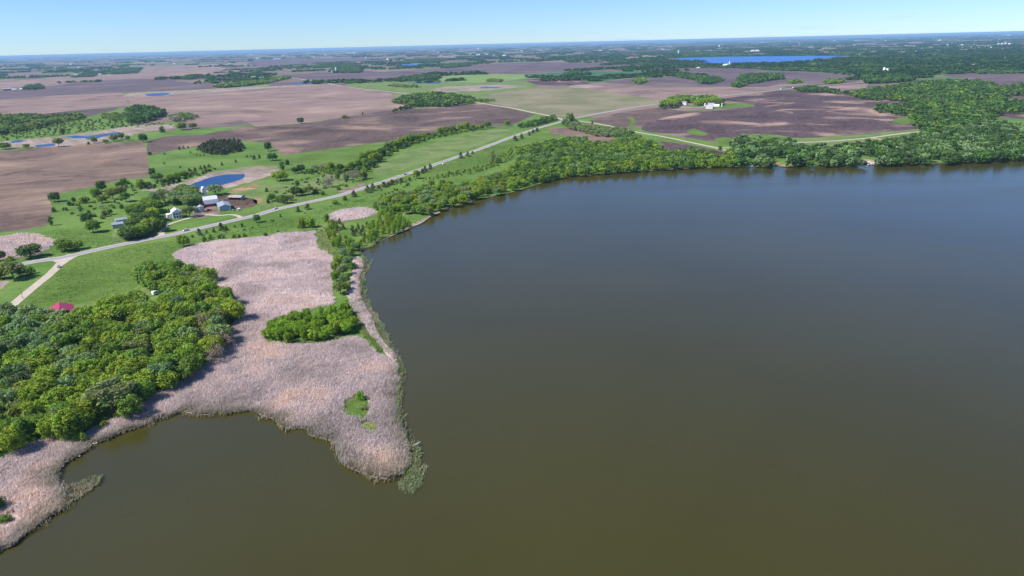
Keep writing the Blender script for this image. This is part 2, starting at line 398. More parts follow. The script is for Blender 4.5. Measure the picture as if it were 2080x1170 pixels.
# ================================================================== THE LAND AND THE WATER
SHORE = [(0,1118),(28,1109),(53,1085),(79,1066),(103,1049),(130,1034),(140,1018),(138,1004),(126,990),(116,982),(119,963),(122,953),(137,940),(162,925),(182,912),(184,903),(205,898),(224,891),(243,880),(270,872),
 (300,862),(330,850),(372,838),(400,845),(440,842),(480,838),(515,835),(531,846),(558,854),(565,866),(588,871),(623,873),(631,887),
 (665,895),(681,910),(685,929),(696,945),(727,960),(754,971),(785,975),(808,968),(823,960),(836,940),(836,915),(829,893),(819,860),
 (813,837),(811,806),(815,760),(808,730),(796,708),(778,690),(766,671),(757,648),(742,622),(734,602),(733,580),(731,562),(738,547),
 (742,534),(738,520),(728,508),(737,504),(753,503),(762,495),(767,488),(782,483),(796,479),(810,472),(826,466),(834,459),(852,452),
 (868,443),(877,437),(900,426),(920,420),(945,414),(965,407),(995,401),(1020,395),(1040,391),(1080,379),(1110,370),(1150,360),
 (1200,355),(1250,351),(1300,347),(1350,344),(1400,341),(1450,339),(1500,338),(1560,336.5),(1600,337),(1650,335),(1750,334),
 (1800,333),(1900,331),(2000,327.5),(2080,323)]
sh = gs(SHORE, 0.1)
sh = smooth_poly(sh, 4, 0.35)[:-4] + [sh[-1]]           # open line, left to right
LAKE = sh + [(900,905),(1150,860),(1400,640),(1500,250),(1420,-260),(1000,-620),(350,-760),(-150,-560),(-330,-180),(-300,60),(-235,150)]
FAR = 95000.0
outer = [(-FAR,-20000),(FAR,-20000),(FAR,FAR*0.6),(FAR*0.7,FAR),(-FAR*0.7,FAR),(-FAR,FAR*0.6)]
sheet('ground', outer, LAND, M['grass'], holes=[LAKE], label='green meadow land around the lake')
bank = MB()                                              # the cut bank all round the lake
n = len(LAKE)
bank.v = [(x, y, LAND) for x, y in LAKE] + [(x, y, -1.2) for x, y in LAKE]
bank.f = [(i, (i+1) % n, (i+1) % n + n, i + n) for i in range(n)]
bk = bank.build('lake_bank', M['bank']); bk['kind'] = 'structure'
lx = [p[0] for p in LAKE]; ly = [p[1] for p in LAKE]
lk = sheet('lake', [(min(lx)-5, min(ly)-5), (max(lx)+5, min(ly)-5), (max(lx)+5, max(ly)+5), (min(lx)-5, max(ly)+5)], 0.0, M['lake'], label='wide olive brown lake')

# far farmland: a mile grid of fields, beyond what is traced one by one
EX = np.array([0.905, 0.425]); EY = np.array([-0.425, 0.905])
fv = []; ff = []; ft = []
pal = [((0.150,0.108,0.092),5),((0.215,0.155,0.130),5),((0.100,0.075,0.078),5),((0.26,0.195,0.155),2),((0.062,0.050,0.055),2),((0.075,0.145,0.040),3.5),((0.14,0.19,0.06),2.0)]
pc = [p for p, w in pal]; pw = np.array([w for p, w in pal], float); pw /= pw.sum()
S = 805.0
for i in range(-75, 76):
    for j in range(0, 110):
        c = EX * (i + 0.5) * S + EY * (j + 0.5) * S
        if c[1] < 1500 or abs(c[0]) > c[1] * 0.86 + 700 or c[1] > 80000: continue
        if inside([c], LAKE)[0]: continue
        k = int(nr.integers(1, 5)); cuts = [0] + sorted(nr.uniform(0.15, 0.85, k - 1).tolist()) + [1]; vert = nr.random() < 0.5
        for a, b in zip(cuts[:-1], cuts[1:]):
            rows = [(0, 1)] if nr.random() < 0.55 else [(0, 0.5), (0.5, 1)]
            for r0_, r1_ in rows:
                u0, u1, v0, v1 = (a, b, r0_, r1_) if vert else (r0_, r1_, a, b)
                m_ = 6 / S; u0 += m_; u1 -= m_; v0 += m_; v1 -= m_
                q = [EX*(i+u)*S + EY*(j+v)*S for u, v in ((u0,v0),(u1,v0),(u1,v1),(u0,v1))]
                if min(p[1] for p in q) < 1250: continue
                b0 = len(fv); fv += [(p[0], p[1], LAND + 0.03) for p in q]; ff.append((b0, b0+1, b0+2, b0+3))
                col = np.array(pc[nr.choice(len(pc), p=pw)]) * nr.uniform(0.85, 1.15)
                ft += [col] * 4
fo = link('farmland', np_mesh('farmland', fv, ff, np.array(ft)), M['farmland']); fo['kind'] = 'structure'
fo['label'] = 'patchwork of far fields out to the horizon'

# traced fields: (name, photo outline, material, level, organic, label)
FIELDS = [
 ('field', [(-420,520),(0,472),(50,467),(92,459),(107,434),(102,404),(112,396),(162,384),(200,376),(250,364),(302,360),(304,352),(300,310),(292,290),(287,286.5),(200,290.5),(112,297),(0,306),(-300,318)], 'soil_tan', 1, 0, 'brown tilled field behind the left farm'),
 ('field', [(-250,212),(0,204),(112,194),(225,188),(247,189),(265,214),(212,219),(137,226),(62,234),(0,232),(-200,240)], 'soil_pink', 1, 0, 'pale pink brown field at the left edge'),
 ('field', [(258,196),(300,193.5),(375,192),(430,189),(520,182),(600,176),(670,171),(720,179.5),(795,189),(797,205),(845,215),(800,222),(737,232),(620,250),(520,257),(490,243),(470,248),(410,256),(365,246),(350,235),(310,218),(266,215)], 'soil_pink', 2, 0, 'large pale brown field in the middle left'),
 ('field', [(300,286),(337,277),(412,274),(442,267),(497,259),(520,258),(620,251),(737,234),(845,221),(970,209.5),(1038,221),(1088,232),(1040,254),(1017,255),(945,261),(832,280),(815,286),(770,289),(720,296),(645,306),(575,316),(562,306),(548,290),(497,286),(425,295),(362,303),(308,314),(298,308)], 'soil_brown', 3, 0, 'dark brown tilled field beyond the roadside trees'),
 ('field', [(-200,205),(-200,192),(0,185),(87,177),(225,162),(342,158.5),(357,165),(437,172),(437,180),(325,185),(237,188.5),(112,194),(0,203)], 'soil_mauve', 2, 0, 'mauve dark field at the far left'),
 ('field', [(-150,170),(0,165),(130,157),(300,150),(470,146),(505,150),(350,157),(225,161),(90,175.5),(0,181),(-150,188)], 'soil_pink', 1, 0, 'pale pink field at the far left'),
 ('field', [(290,137),(425,132),(472,142),(420,146),(350,149),(285,147)], 'soil_pink', 2, 0, 'small pale field far left'),
 ('field', [(355,150.5),(395,147.5),(427,145.5),(430,147),(395,150),(357,152)], 'bare', 3, 0, 'narrow strip of bare sandy soil'),
 ('field', [(1195,245),(1265,227),(1337,219),(1390,226),(1460,224),(1531,216),(1400,229),(1340,240),(1302,259),(1277,261),(1252,257),(1215,249)], 'soil_brown', 2, 0, 'brown field strip below the white farm'),
 ('field', [(1302,260.5),(1342,241),(1400,230),(1531,216.5),(1500,208),(1470,205),(1472,200),(1515,194),(1560,187),(1610,183),(1672,187),(1710,191),(1767,200),(1810,200),(1850,207),(1800,210.5),(1777,224),(1835,232),(1852,244),(1855,251),(1872,260),(1775,270),(1635,280),(1585,275),(1530,272),(1487,280),(1477,290),(1410,282.5),(1340,271)], 'soil_dark', 3, 1, 'large purple black field with pale crests'),
 ('field', [(985,207),(1000,190),(1080,180),(1180,178),(1250,186),(1338,201),(1338,210),(1265,219.5),(1215,230),(1163,239),(1132,237.5),(1082,227),(1040,218)], 'fallow', 2, 0, 'straw green fallow field above the crossroads'),
 ('field', [(1185,178.5),(1300,178),(1480,177),(1560,176),(1600,177),(1560,184),(1502,190),(1452,196),(1420,195),(1340,203),(1265,191)], 'soil_pink', 3, 0, 'pale brown field along the highway'),
 ('crop_field', [(1065,151),(1140,147),(1215,145),(1365,146),(1367,152),(1290,156),(1220,166),(1180,161),(1090,157)], 'crop', 2, 1, 'blue green field of young crop'),
 ('hay_field', [(890,157),(945,152),(1040,150.5),(1075,153),(1085,156),(1040,163),(970,167),(907,166)], 'hay', 3, 1, 'bright yellow green hay field'),
 ('field', [(587,156),(640,147),(735,144),(780,146),(945,135),(1040,127),(1140,126),(1290,132),(1215,140),(1140,146),(1055,149),(895,151),(807,156),(795,162),(700,170),(670,165),(620,160)], 'soil_mauve', 2, 0, 'mauve brown field in the far middle'),
 ('field', [(1302,140),(1515,137),(1547,137),(1640,142),(1735,151),(1757,152),(1755,162),(1720,168),(1585,171),(1560,176),(1390,175.5),(1340,176.5),(1222,167),(1290,158),(1370,155),(1367,147)], 'soil_mauve', 3, 0, 'mauve brown field below the far lake'),
 ('field', [(1062,163),(1110,158),(1180,163),(1200,170),(1140,175),(1090,172)], 'soil_dark', 4, 0, 'dark field strip beside the young crop'),
 ('field', [(1905,137),(1960,134),(1957,140),(1945,145),(1910,147.5)], 'soil_pink', 2, 0, 'small tan field beside the far hill road'),
 ('field', [(1910,152),(1970,147.5),(2080,147),(2250,146),(2250,170),(2080,167),(2035,171),(1985,160),(1935,157)], 'soil_mauve', 2, 0, 'brown field at the far right'),
 ('field', [(2032,196),(2057,191),(2080,192),(2190,190),(2190,204),(2080,202),(2042,201)], 'soil_brown', 2, 0, 'brown clearing in the right woods'),
 ('field', [(2022,229),(2047,227),(2080,232),(2180,235),(2180,243),(2080,241),(2027,239)], 'soil_dark', 2, 0, 'dark clearing in the right woods'),
 ('field', [(1662,177.5),(1710,173),(1765,169.5),(1760,178),(1712,184),(1690,181)], 'soil_pink', 2, 0, 'tan field corner below the highway'),
 ('crop_field', [(1600,143),(1660,141),(1730,147),(1732,150.5),(1690,149)], 'crop', 4, 0, 'green strip along the far woods'),
 ('field', [(1112,264),(1140,259),(1190,267),(1245,278),(1246,287),(1215,293),(1190,283),(1130,273)], 'soil_tan', 2, 1, 'small tan field among the shore trees'),
 ('field', [(1178,250),(1215,254),(1250,263),(1210,262),(1180,257)], 'soil_brown', 2, 0, 'narrow brown plot beside the gravel road'),
 ('field', [(1340,287),(1385,291),(1450,304),(1478,311),(1470,322),(1400,316),(1340,306)], 'soil_dark', 2, 0, 'dark plot between gravel road and shore wood'),
 ('field', [(535,122),(640,119),(732,117),(807,125),(670,127),(625,132),(520,135),(500,128)], 'soil_mauve', 1, 0, 'wide brown field near the horizon'),
 # grass and waste ground
 ('meadow', [(1272,239),(1282,237),(1291,245),(1287,257),(1270,260),(1280,252),(1281,244)], 'lawn', 5, 1, 'green crescent of grass in the brown field'),
 ('meadow', [(1395,267),(1410,262),(1437,272),(1425,276),(1402,272)], 'lawn', 5, 1, 'green grass island in the dark field'),
 ('meadow', [(1810,246),(1842,237),(1855,247),(1835,252)], 'lawn', 5, 1, 'green notch at the end of the dark field'),
 ('meadow', [(1452,282),(1480,279),(1484,293),(1462,290)], 'lawn', 5, 1, 'green corner by the tall trees'),
 ('meadow', [(20,640),(125,545),(150,530),(200,516),(300,495),(372,486),(400,490),(366,508),(350,520),(362,533),(330,545),(285,575),(255,592),(150,618),(60,640)], 'lawn', 1, 1, 'mown meadow between road and wood'),
 ('meadow', [(590,330),(645,308),(720,298),(815,288),(850,285),(800,300),(720,325),(640,338)], 'lawn', 1, 1, 'green slope behind the tree line'),
 ('meadow', [(760,372),(845,345),(985,302),(1060,280),(1110,270),(1125,280),(1080,292),(1000,340),(930,362),(850,362),(740,395)], 'lawn', 1, 1, 'green meadow between highway and shore'),
 ('meadow', [(760,345),(800,318),(880,292),(970,268),(1020,262),(1040,268),(960,300),(860,332),(780,356)], 'rough', 1, 1, 'pale grass meadow above the highway'),
 ('rough_ground', [(450,400),(520,370),(600,375),(660,350),(680,340),(740,350),(700,375),(620,402),(560,418),(530,425),(520,410)], 'rough', 1, 1, 'rough pasture beside the open shed'),
 ('rough_ground', [(540,488),(600,470),(680,455),(700,500),(735,510),(700,520),(676,520),(644,505),(640,472),(570,475)], 'rough', 1, 1, 'rough grass above the reed bed'),
 ('rough_ground', [(230,470),(250,458),(340,465),(330,475),(300,485),(250,492),(228,495)], 'rough', 1, 1, 'dry grass below the grove'),
 ('rough_ground', [(120,620),(150,622),(240,602),(290,585),(316,590),(310,602),(240,618),(180,634),(120,642),(30,655),(28,642)], 'rough', 2, 1, 'dry grass along the wood edge'),
 ('rough_ground', [(1560,272),(1640,281),(1776,271),(1872,261),(1895,267),(1800,285),(1700,300),(1640,300),(1600,290)], 'rough', 1, 1, 'dry grass beside the shore road'),
 ('rough_ground', [(0,238),(120,246),(250,222),(265,250),(350,248),(360,258),(250,262),(130,278),(0,300),(-150,310),(-150,240)], 'grass', 1, 1, 'green valley at the left edge'),
 ('rough_ground', [(700,172),(800,163),(905,167),(1060,164),(1090,174),(1080,180),(1000,190),(985,205),(960,200),(880,190),(800,188)], 'rough', 1, 1, 'rough marshy grass in the far middle'),
 ('rough_ground', [(1390,214),(1430,218),(1475,220),(1530,214),(1500,209),(1470,211)], 'lawn', 4, 1, 'green farmyard of the white farm'),
 ('mud_patch', [(438,403),(455,398),(515,404),(520,416),(490,425),(465,418),(442,414)], 'mud', 2, 1, 'dark trodden mud in front of the open shed'),
 ('farmyard', [(388,438),(410,428),(425,416),(437,420),(447,434),(425,440),(400,443)], 'yard', 2, 1, 'brown dirt farmyard by the barn'),
 ('sand_patch', [(464,391),(480,383),(512,375),(524,377),(520,383),(500,386),(480,391)], 'bare', 2, 1, 'bare sandy slope behind the open shed'),
 ('sand_patch', [(514,407),(524,402),(533,404),(530,411),(520,413)], 'bare', 2, 1, 'bare sandy bank beside the open shed'),
 ('sand_patch', [(512,440),(545,426),(560,421),(563,424),(545,432),(518,442)], 'yard', 2, 1, 'pinkish gravel widening beside the highway'),
 ('sand_patch', [(690,388),(720,378),(735,372),(740,375),(715,386),(695,393)], 'yard', 2, 1, 'bare strip beside the highway'),
 # dead reeds away from the lake
 ('marsh', [(-60,485),(0,482),(37,475),(82,477),(109,487),(107,499),(87,512),(60,521),(20,526),(-60,535)], 'marsh', 2, 1, 'dead reed marsh above the road at left'),
 ('marsh', [(-60,575),(0,571),(20,572),(8,582),(0,588),(-60,600)], 'marsh', 2, 1, 'small dead reed patch at the left edge'),
 ('marsh', [(280,388),(330,380),(380,366),(430,351),(480,342),(520,337),(560,337),(566,345),(540,360),(505,371),(480,378),(450,385),(390,392),(340,390)], 'marsh', 2, 1, 'dead reeds around the farm pond'),
 ('marsh', [(0,288),(100,279),(200,266),(290,253),(355,253),(350,262),(290,268),(255,280),(190,291),(110,298),(0,300),(-80,303),(-80,292)], 'marsh', 3, 1, 'dead reeds around the left ponds'),
 ('marsh', [(250,196),(262,190),(320,186),(380,184),(440,180),(520,177),(600,173),(665,171),(600,176.5),(520,181),(430,189),(375,191),(320,195)], 'marsh', 3, 1, 'pale marsh strip at the small far pond'),
 ('marsh', [(870,183),(905,176),(950,174),(1020,172),(1070,175),(1020,181),(960,185),(905,187)], 'marsh', 3, 1, 'pale marsh in the far middle'),
 ('marsh', [(668,437),(676,432),(707,426),(732,423),(752,425),(764,432),(752,440),(720,446),(695,451),(675,450)], 'marsh', 2, 1, 'dead reed hollow above the saplings'),
 ('marsh', [(1150,172),(1195,172.5),(1230,176),(1190,179),(1160,178)], 'marsh', 4, 1, 'pale marsh strip by the crop field'),
]
for nm, pts, mt, lev, org, lab in FIELDS:
    z = LAND + 0.05 + 0.02 * lev
    P = gs(pts, z)
    P = (smooth_poly(rough_poly(P, 9, 3.6 if P[0][1] < 1100 else 5), 2, 0.6) if mt == 'marsh' else smooth_poly(P, 5, 0.4)) if org else rough_poly(P, 12, 0.8)
    sheet(nm, P, z, M[mt], label=lab)

PONDS = [
 ([(382,383),(390,374),(415,364),(437,358),(460,354),(497,353),(498,358),(492,363),(472,370),(450,376),(425,380),(395,384)], 'pond', 'deep blue farm pond behind the barn', 'pond'),
 ([(133,277.5),(155,275),(175,277),(212,271.5),(247,268),(240,272.5),(212,277),(195,282),(177,283.5),(172,280.5),(150,281)], 'pond', 'blue marsh pond at left', 'pond'),
 ([(20,287.5),(40,284),(56,286),(25,290.5)], 'pond', 'small blue pool at the left edge', 'pond'),
 ([(70,295),(110,291),(113,295.5),(75,299)], 'pond', 'small pool in the left marsh', 'pond'),
 ([(297,191.5),(315,189.2),(345,189),(332,194),(300,195)], 'pond', 'small dark blue far pond at left', 'pond'),
 ([(597,168.3),(620,166.3),(650,167.5),(620,170.5),(595,170.2)], 'pond', 'narrow blue pool by the gravel road', 'pond'),
 ([(817,131),(845,129),(887,129.3),(885,133),(820,134.5)], 'farlake', 'far blue pond below the woods', 'pond'),
 ([(827,167.7),(857,167),(894,167),(890,169.3),(845,169.2)], 'pond', 'narrow pool below the dark grove', 'pond'),
 ([(977,176.2),(1010,176.5),(1012,178.5),(980,178.5)], 'pond', 'thin pale pool in the marsh', 'pond'),
 ([(1372,118.5),(1395,116.5),(1450,115.3),(1554,113.7),(1654,112.6),(1692,112.8),(1720,114),(1668,119),(1650,123),(1618,127.5),(1585,131),(1531,131),(1477,129.5),(1420,127),(1388,122.5)], 'farlake', 'bright blue lake in the distance', 'far_lake'),
]
for pts, mt, lab, nm in PONDS:
    z = LAND + 0.18; P = gs(pts, z)
    sheet(nm, rough_poly(P, 9, 1.1) if nm == 'pond' and P[0][1] < 1500 else smooth_poly(P, 4, 0.0), z, M[mt], label=lab)

# ------------------------------------------------------------------ roads
ZR = LAND + 0.2
HWY = [(-160,565),(-60,556),(0,546),(38,537.5),(83,529),(115,525),(140,520.5),(175,512.5),(225,501),(275,491),(320,482),(350,476.5),(380,469.5),(425,459),(475,447.5),(520,437),(562,425),(620,412),(680,399),(720,387.5),(757,376),(795,363.5),(845,347),(870,339),(907,326),(945,313),(982,300),(1040,278),(1090,261),(1135,248.5),(1147,244.5),(1170,239.5),(1215,230.5),(1265,221.5),(1315,214),(1340,211),(1400,203.5),(1452,197),(1502,191),(1560,185),(1612,179),(1660,175),(1710,170.5),(1745,167.5),(1772,164.5),(1810,160.5),(1862,155),(1905,151),(1930,148.5),(1947,145.5),(1960,142),(1970,137),(1977,130),(1984,122)]
hp = gs(HWY, ZR)
strip('road_shoulder', hp, lambda t: 10.6, ZR, M['shoulder'], 'pale gravel shoulders of the highway')
hw, hwc = strip('highway', hp, lambda t: 7.0, ZR + 0.02, M['asphalt'], 'worn grey two lane highway')
GR = [(145,516),(131,525),(117,541),(100,558),(75,578),(50,598.5),(22,623),(5,640),(-20,665)]
strip('gravel_road', gs(GR, ZR), 6.6, ZR - 0.03, M['gravel'], 'straight gravel road at the left edge')
sheet('road_junction', gs([(86,531),(106,530),(116,533.5),(113,543),(121,543.5),(132,536),(150,524),(172,514),(140,519)], ZR), ZR - 0.015, M['gravel'], label='flared gravel road mouth')
strip('driveway', gs([(322,484),(329,471),(337,459),(356,451),(380,444),(400,439),(420,436),(445,437.5),(468,436),(482,438),(492,444)], ZR), 4.2, ZR - 0.03, M['gravel'], 'curved gravel drive through the farmyard')
sheet('road_junction', gs([(305,485.5),(322,478),(328,470),(333,470),(335,476),(348,477)], ZR), ZR - 0.015, M['gravel'], label='flared mouth of the farm drive')
strip('gravel_road', gs([(1147,244),(1132,239.5),(1110,234),(1082,228.5),(1040,219.5),(1007,214.5),(970,208.5),(900,199.5),(832,191),(795,187),(757,183),(720,178.5),(682,172.5),(657,167.5),(620,162),(592,158),(550,151),(520,146.5),(472,142),(445,137.5),(412,132)], ZR), 8.5, ZR - 0.03, M['gravel'], 'gravel road running away to the left')
strip('gravel_road', gs([(1160,242),(1172,245),(1215,251.5),(1257,259.5),(1290,267.5),(1327,274),(1365,281),(1402,289),(1440,297),(1460,301.5),(1490,310)], ZR), 6.5, ZR - 0.03, M['gravel'], 'gravel road from the crossroads to the shore wood')
strip('gravel_road', gs([(1458,301.5),(1468,300.5),(1482,300)], ZR), 6, ZR - 0.035, M['gravel'], 'short gravel spur by the shore wood')
strip('gravel_road', gs([(1612,289.3),(1660,288),(1710,285),(1767,280),(1810,274),(1860,268),(1897,265.5)], ZR), 6.5, ZR - 0.03, M['gravel'], 'gravel road above the right shore wood')
strip('gravel_road', gs([(1615,290.2),(1635,294),(1664,299.3)], ZR), 4.5, ZR - 0.035, M['gravel'], 'gravel spur down to the trees')
strip('gravel_road', gs([(1768,280),(1780,281.5),(1791,283.2)], ZR), 5, ZR - 0.035, M['gravel'], 'short gravel spur above the shore wood')
strip('gravel_road', gs([(2020,249),(2032,251),(2042,257),(2070,260)], ZR), 6, ZR - 0.035, M['gravel'], 'gravel clearing in the right woods')
strip('farm_track', gs([(150,629),(190,621.5),(240,611),(275,602),(300,597)], ZR), 4.0, ZR - 0.05, M['track'], 'pale wheel track along the wood edge')
strip('driveway', gs([(1384,217),(1400,218),(1420,218),(1432,216.5),(1445,217)], ZR), 7, ZR - 0.03, M['gravel'], 'pale drive of the white farm')
strip('gravel_road', gs([(215,153),(220,151.5),(217,140)], ZR), 14, ZR - 0.03, M['gravel'], 'pale far road through the woods')
# sandy shore
sheet('beach', smooth_poly(gs([(775,488),(795,478),(812,470),(835,456),(855,447),(872,438),(890,430),(893,432),(875,440),(856,453),(838,461),(826,467),(808,474),(784,484)], LAND+0.1), 4, 0.3), LAND + 0.1, M['beach'], label='pale strip of shore litter')
sheet('beach', smooth_poly(gs([(715,558),(716,530),(726,521),(736,528),(737,545),(729,566),(733,600),(742,620),(756,648),(766,672),(778,692),(797,712),(806,732),(796,731),(782,716),(762,690),(742,664),(722,636),(708,610),(705,592),(712,575)], LAND+0.1), 4, 0.3), LAND + 0.1, M['reedbase'], label='dead reed litter along the point')
sheet('sand_path', smooth_poly(gs([(1570,330),(1574,326),(1584,331),(1599,336),(1600,339),(1586,337)], LAND+0.12), 3, 0.1), LAND + 0.12, M['bare'], label='sandy boat landing at the shore')
strip('beach', gs([(1180,357),(1250,351.5),(1330,346),(1420,341),(1500,338.2),(1600,337.3),(1700,335),(1800,333.3),(1900,331.2),(2000,328)], LAND+0.08), 2.0, LAND + 0.08, M['beach'], 'thin pale waterline under the shore wood')

# ------------------------------------------------------------------ haze
hz = MB().box(-98000, 98000, -21000, 98000, -2.4, 158.0).build('haze', M['haze']); hz['kind'] = 'stuff'; hz['label'] = 'clear air that blues the far land'

# ================================================================== PLANTS
def unit(v): return v / np.maximum(np.linalg.norm(v, axis=-1, keepdims=True), 1e-9)
def leaf_cards(C, Nn, size, rng, tri=False, stretch=1.0):
    """one small face per leaf spray: centres C, facing Nn"""
    n = len(C); t = unit(np.cross(Nn, rng.normal(size=(n, 3)))); b = np.cross(Nn, t)
    s = (size * rng.uniform(0.6, 1.35, n))[:, None]
    if tri:
        V = np.stack([C + t*s*stretch, C - t*s*0.6 + b*s*0.8, C - t*s*0.6 - b*s*0.8], 1)
        return V.reshape(-1, 3), np.arange(3*n).reshape(n, 3)
    V = np.stack([C + t*s*stretch, C + b*s*0.75 + Nn*s*0.15, C - t*s*stretch, C - b*s*0.75 + Nn*s*0.15], 1)
    return V.reshape(-1, 3), np.arange(4*n).reshape(n, 4)
def crown(rng, lobes=26, per=70, leaf=0.085, shape='round', tri=False, tone=0.22, gap=0.0):
    """leaves of a crown in a unit tree: crown radius 1, tree height 2; returns V, F, tint multiplier"""
    th = rng.uniform(0, 2*math.pi, lobes); 
    k = np.arange(lobes) / lobes
    if shape == 'round':
        z = 0.55 + 1.15 * k; prof = np.sqrt(np.clip(1 - ((z - 1.05)/0.82)**2, 0.03, 1)); rr = prof * 0.82 * np.sqrt(rng.uniform(0.12, 1, lobes)); lr = rng.uniform(0.17, 0.32, lobes)
    elif shape == 'spread':
        z = 0.75 + 0.85 * k; prof = np.sqrt(np.clip(1 - ((z - 1.0)/0.75)**2, 0.05, 1)); rr = prof * 0.9 * np.sqrt(rng.uniform(0.1, 1, lobes)); lr = rng.uniform(0.16, 0.30, lobes)
    elif shape == 'tall':
        z = 0.45 + 2.0 * k; prof = np.sqrt(np.clip(1 - ((z - 1.4)/1.2)**2, 0.05, 1)); rr = prof * 0.6 * np.sqrt(rng.uniform(0.05, 1, lobes)); lr = rng.uniform(0.25, 0.40, lobes)
    elif shape == 'cone':
        z = 0.10 + 1.9 * k; rr = (1 - k) ** 0.75 * 0.85 * np.sqrt(rng.uniform(0.1, 1, lobes)); lr = 0.14 + 0.26 * (1 - k)
    else:  # low bush
        z = 0.12 + 0.75 * k; prof = np.sqrt(np.clip(1 - (z/1.1)**2, 0.05, 1)); rr = prof * 0.75 * np.sqrt(rng.uniform(0.0, 1, lobes)); lr = rng.uniform(0.22, 0.38, lobes)
    c = np.stack([np.cos(th)*rr, np.sin(th)*rr, z], 1)
    d = unit(rng.normal(size=(lobes, per, 3)) + np.array([0, 0, 0.25]))
    rad = lr[:, None, None] * (0.62 + 0.55 * rng.random((lobes, per, 1)))
    sc = np.array([1, 1, 0.8]) if shape != 'tall' else np.array([0.9, 0.9, 1.2])
    P = (c[:, None] + d * rad * sc).reshape(-1, 3); Nn = unit(d.reshape(-1, 3) * 1.0 + rng.normal(size=(lobes*per, 3)) * 0.33 + np.array([0, 0, 0.2]))
    V, F = leaf_cards(P, Nn, leaf, rng, tri)
    k_ = 3 if tri else 4
    tl = np.repeat(rng.uniform(1 - tone, 1 + tone, lobes), per) * rng.uniform(0.8, 1.2, lobes * per)
    hue = np.repeat(rng.uniform(-1, 1, lobes), per)
    T = np.stack([tl * (1 + 0.10*hue), tl, tl * (1 - 0.15*hue)], 1)
    return V, F, np.repeat(T, k_, 0)
def trunk_mesh(name, rng, h=1.1, r=0.07, limbs=5, spread=0.6, top=1.5):
    m = MB(); m.tube([(0,0,-0.05),(0.02,0.01,h*0.5),(0.0,0.03,h)], [r, r*0.8, r*0.6], 7)
    for i in range(limbs):
        a = 2*math.pi*(i + rng.uniform(-0.3, 0.3))/limbs; s = spread*rng.uniform(0.6, 1.1)
        m.tube([(0,0,h*rng.uniform(0.6, 0.95)), (math.cos(a)*s*0.5, math.sin(a)*s*0.5, h*1.1), (math.cos(a)*s, math.sin(a)*s, top*rng.uniform(0.85, 1.05))], [r*0.5, r*0.32, r*0.12], 5)
    me = m.mesh(name); me.materials.append(M['bark']); return me
def crown_mesh(name, rng, **kw):
    V, F, T = crown(rng, **kw); me = np_mesh(name, V, F, T); me.materials.append(M['leaf']); return me
R_ = lambda s: np.random.default_rng(s)
PROTO = {}
def proto(kind, seeds, tk, **kw):
    PROTO[kind] = []
    for s in seeds:
        r = R_(s); PROTO[kind].append((crown_mesh(kind + '_crown', r, **kw), trunk_mesh(kind + '_trunk', random.Random(s), **tk)))
proto('broad', range(1, 8), dict(h=0.9, r=0.06, limbs=5, spread=0.6, top=1.5), lobes=80, per=30, leaf=0.070, shape='round', tone=0.25)
proto('spread', range(11, 15), dict(h=0.8, r=0.06, limbs=6, spread=0.75, top=1.35), lobes=66, per=36, leaf=0.066, shape='spread', tone=0.2)
proto('sparse', range(21, 24), dict(h=0.9, r=0.05, limbs=9, spread=0.8, top=1.6), lobes=26, per=26, leaf=0.060, shape='round', tone=0.2)
proto('tall', range(31, 34), dict(h=1.6, r=0.05, limbs=4, spread=0.35, top=2.2), lobes=22, per=50, leaf=0.085, shape='tall')
proto('cone', range(41, 44), dict(h=1.8, r=0.05, limbs=3, spread=0.2, top=1.4), lobes=26, per=34, leaf=0.085, shape='cone', tone=0.15)
proto('bush', range(51, 55), dict(h=0.5, r=0.04, limbs=5, spread=0.5, top=0.7), lobes=20, per=40, leaf=0.085, shape='bush')
COLS = {
 'lime': (0.240,0.345,0.024), 'green': (0.170,0.280,0.028), 'deep': (0.085,0.160,0.030), 'silver': (0.215,0.325,0.112),
 'grey': (0.225,0.288,0.105), 'twig': (0.300,0.265,0.225), 'darkest': (0.050,0.100,0.022), 'wood': (0.086,0.178,0.024), 'cedar': (0.100,0.125,0.050), 'bright': (0.200,0.345,0.018), 'olive': (0.205,0.262,0.050)}  # the darkest green is a leaf colour of the right shore wood
SPEC = {'broad': ('broadleaf_tree', 'tree'), 'spread': ('spreading_tree', 'spreading tree'), 'sparse': ('bare_tree', 'bare tree'),
        'tall': ('sapling', 'sapling'), 'cone': ('cedar_tree', 'cedar'), 'bush': ('bush', 'bush')}
def plant(kind, X, Y, r, h, col, label, group=None, z=LAND, name=None, cat=None):
    """a tree as a thing: an Empty at its foot with a trunk and a crown"""
    nm, ct = SPEC[kind]; cm, tm = rnd.choice(PROTO[kind])
    H0 = {'broad': 1.95, 'spread': 1.8, 'sparse': 1.95, 'tall': 2.6, 'cone': 2.1, 'bush': 1.0}[kind]
    t = thing(name or nm, label, cat or ct, (X, Y, z), rnd.uniform(0, 6.28), group)
    q = rnd.uniform(0.86, 1.16); t.scale = (r*q, r/q, h / H0)
    tr = bpy.data.objects.new('trunk' if kind != 'bush' else 'stem', tm); COL.objects.link(tr); tr.parent = t
    c = bpy.data.objects.new('crown' if kind != 'bush' else 'foliage', cm); COL.objects.link(c); c.parent = t
    j = rnd.uniform(0.86, 1.14); w = rnd.uniform(-0.11, 0.11); b = COLS[col]
    c.color = (b[0]*j*(1+w), b[1]*j, b[2]*j*(1-w), 1)
    return t
def canopy(pts, h): return gs(pts, LAND + h)

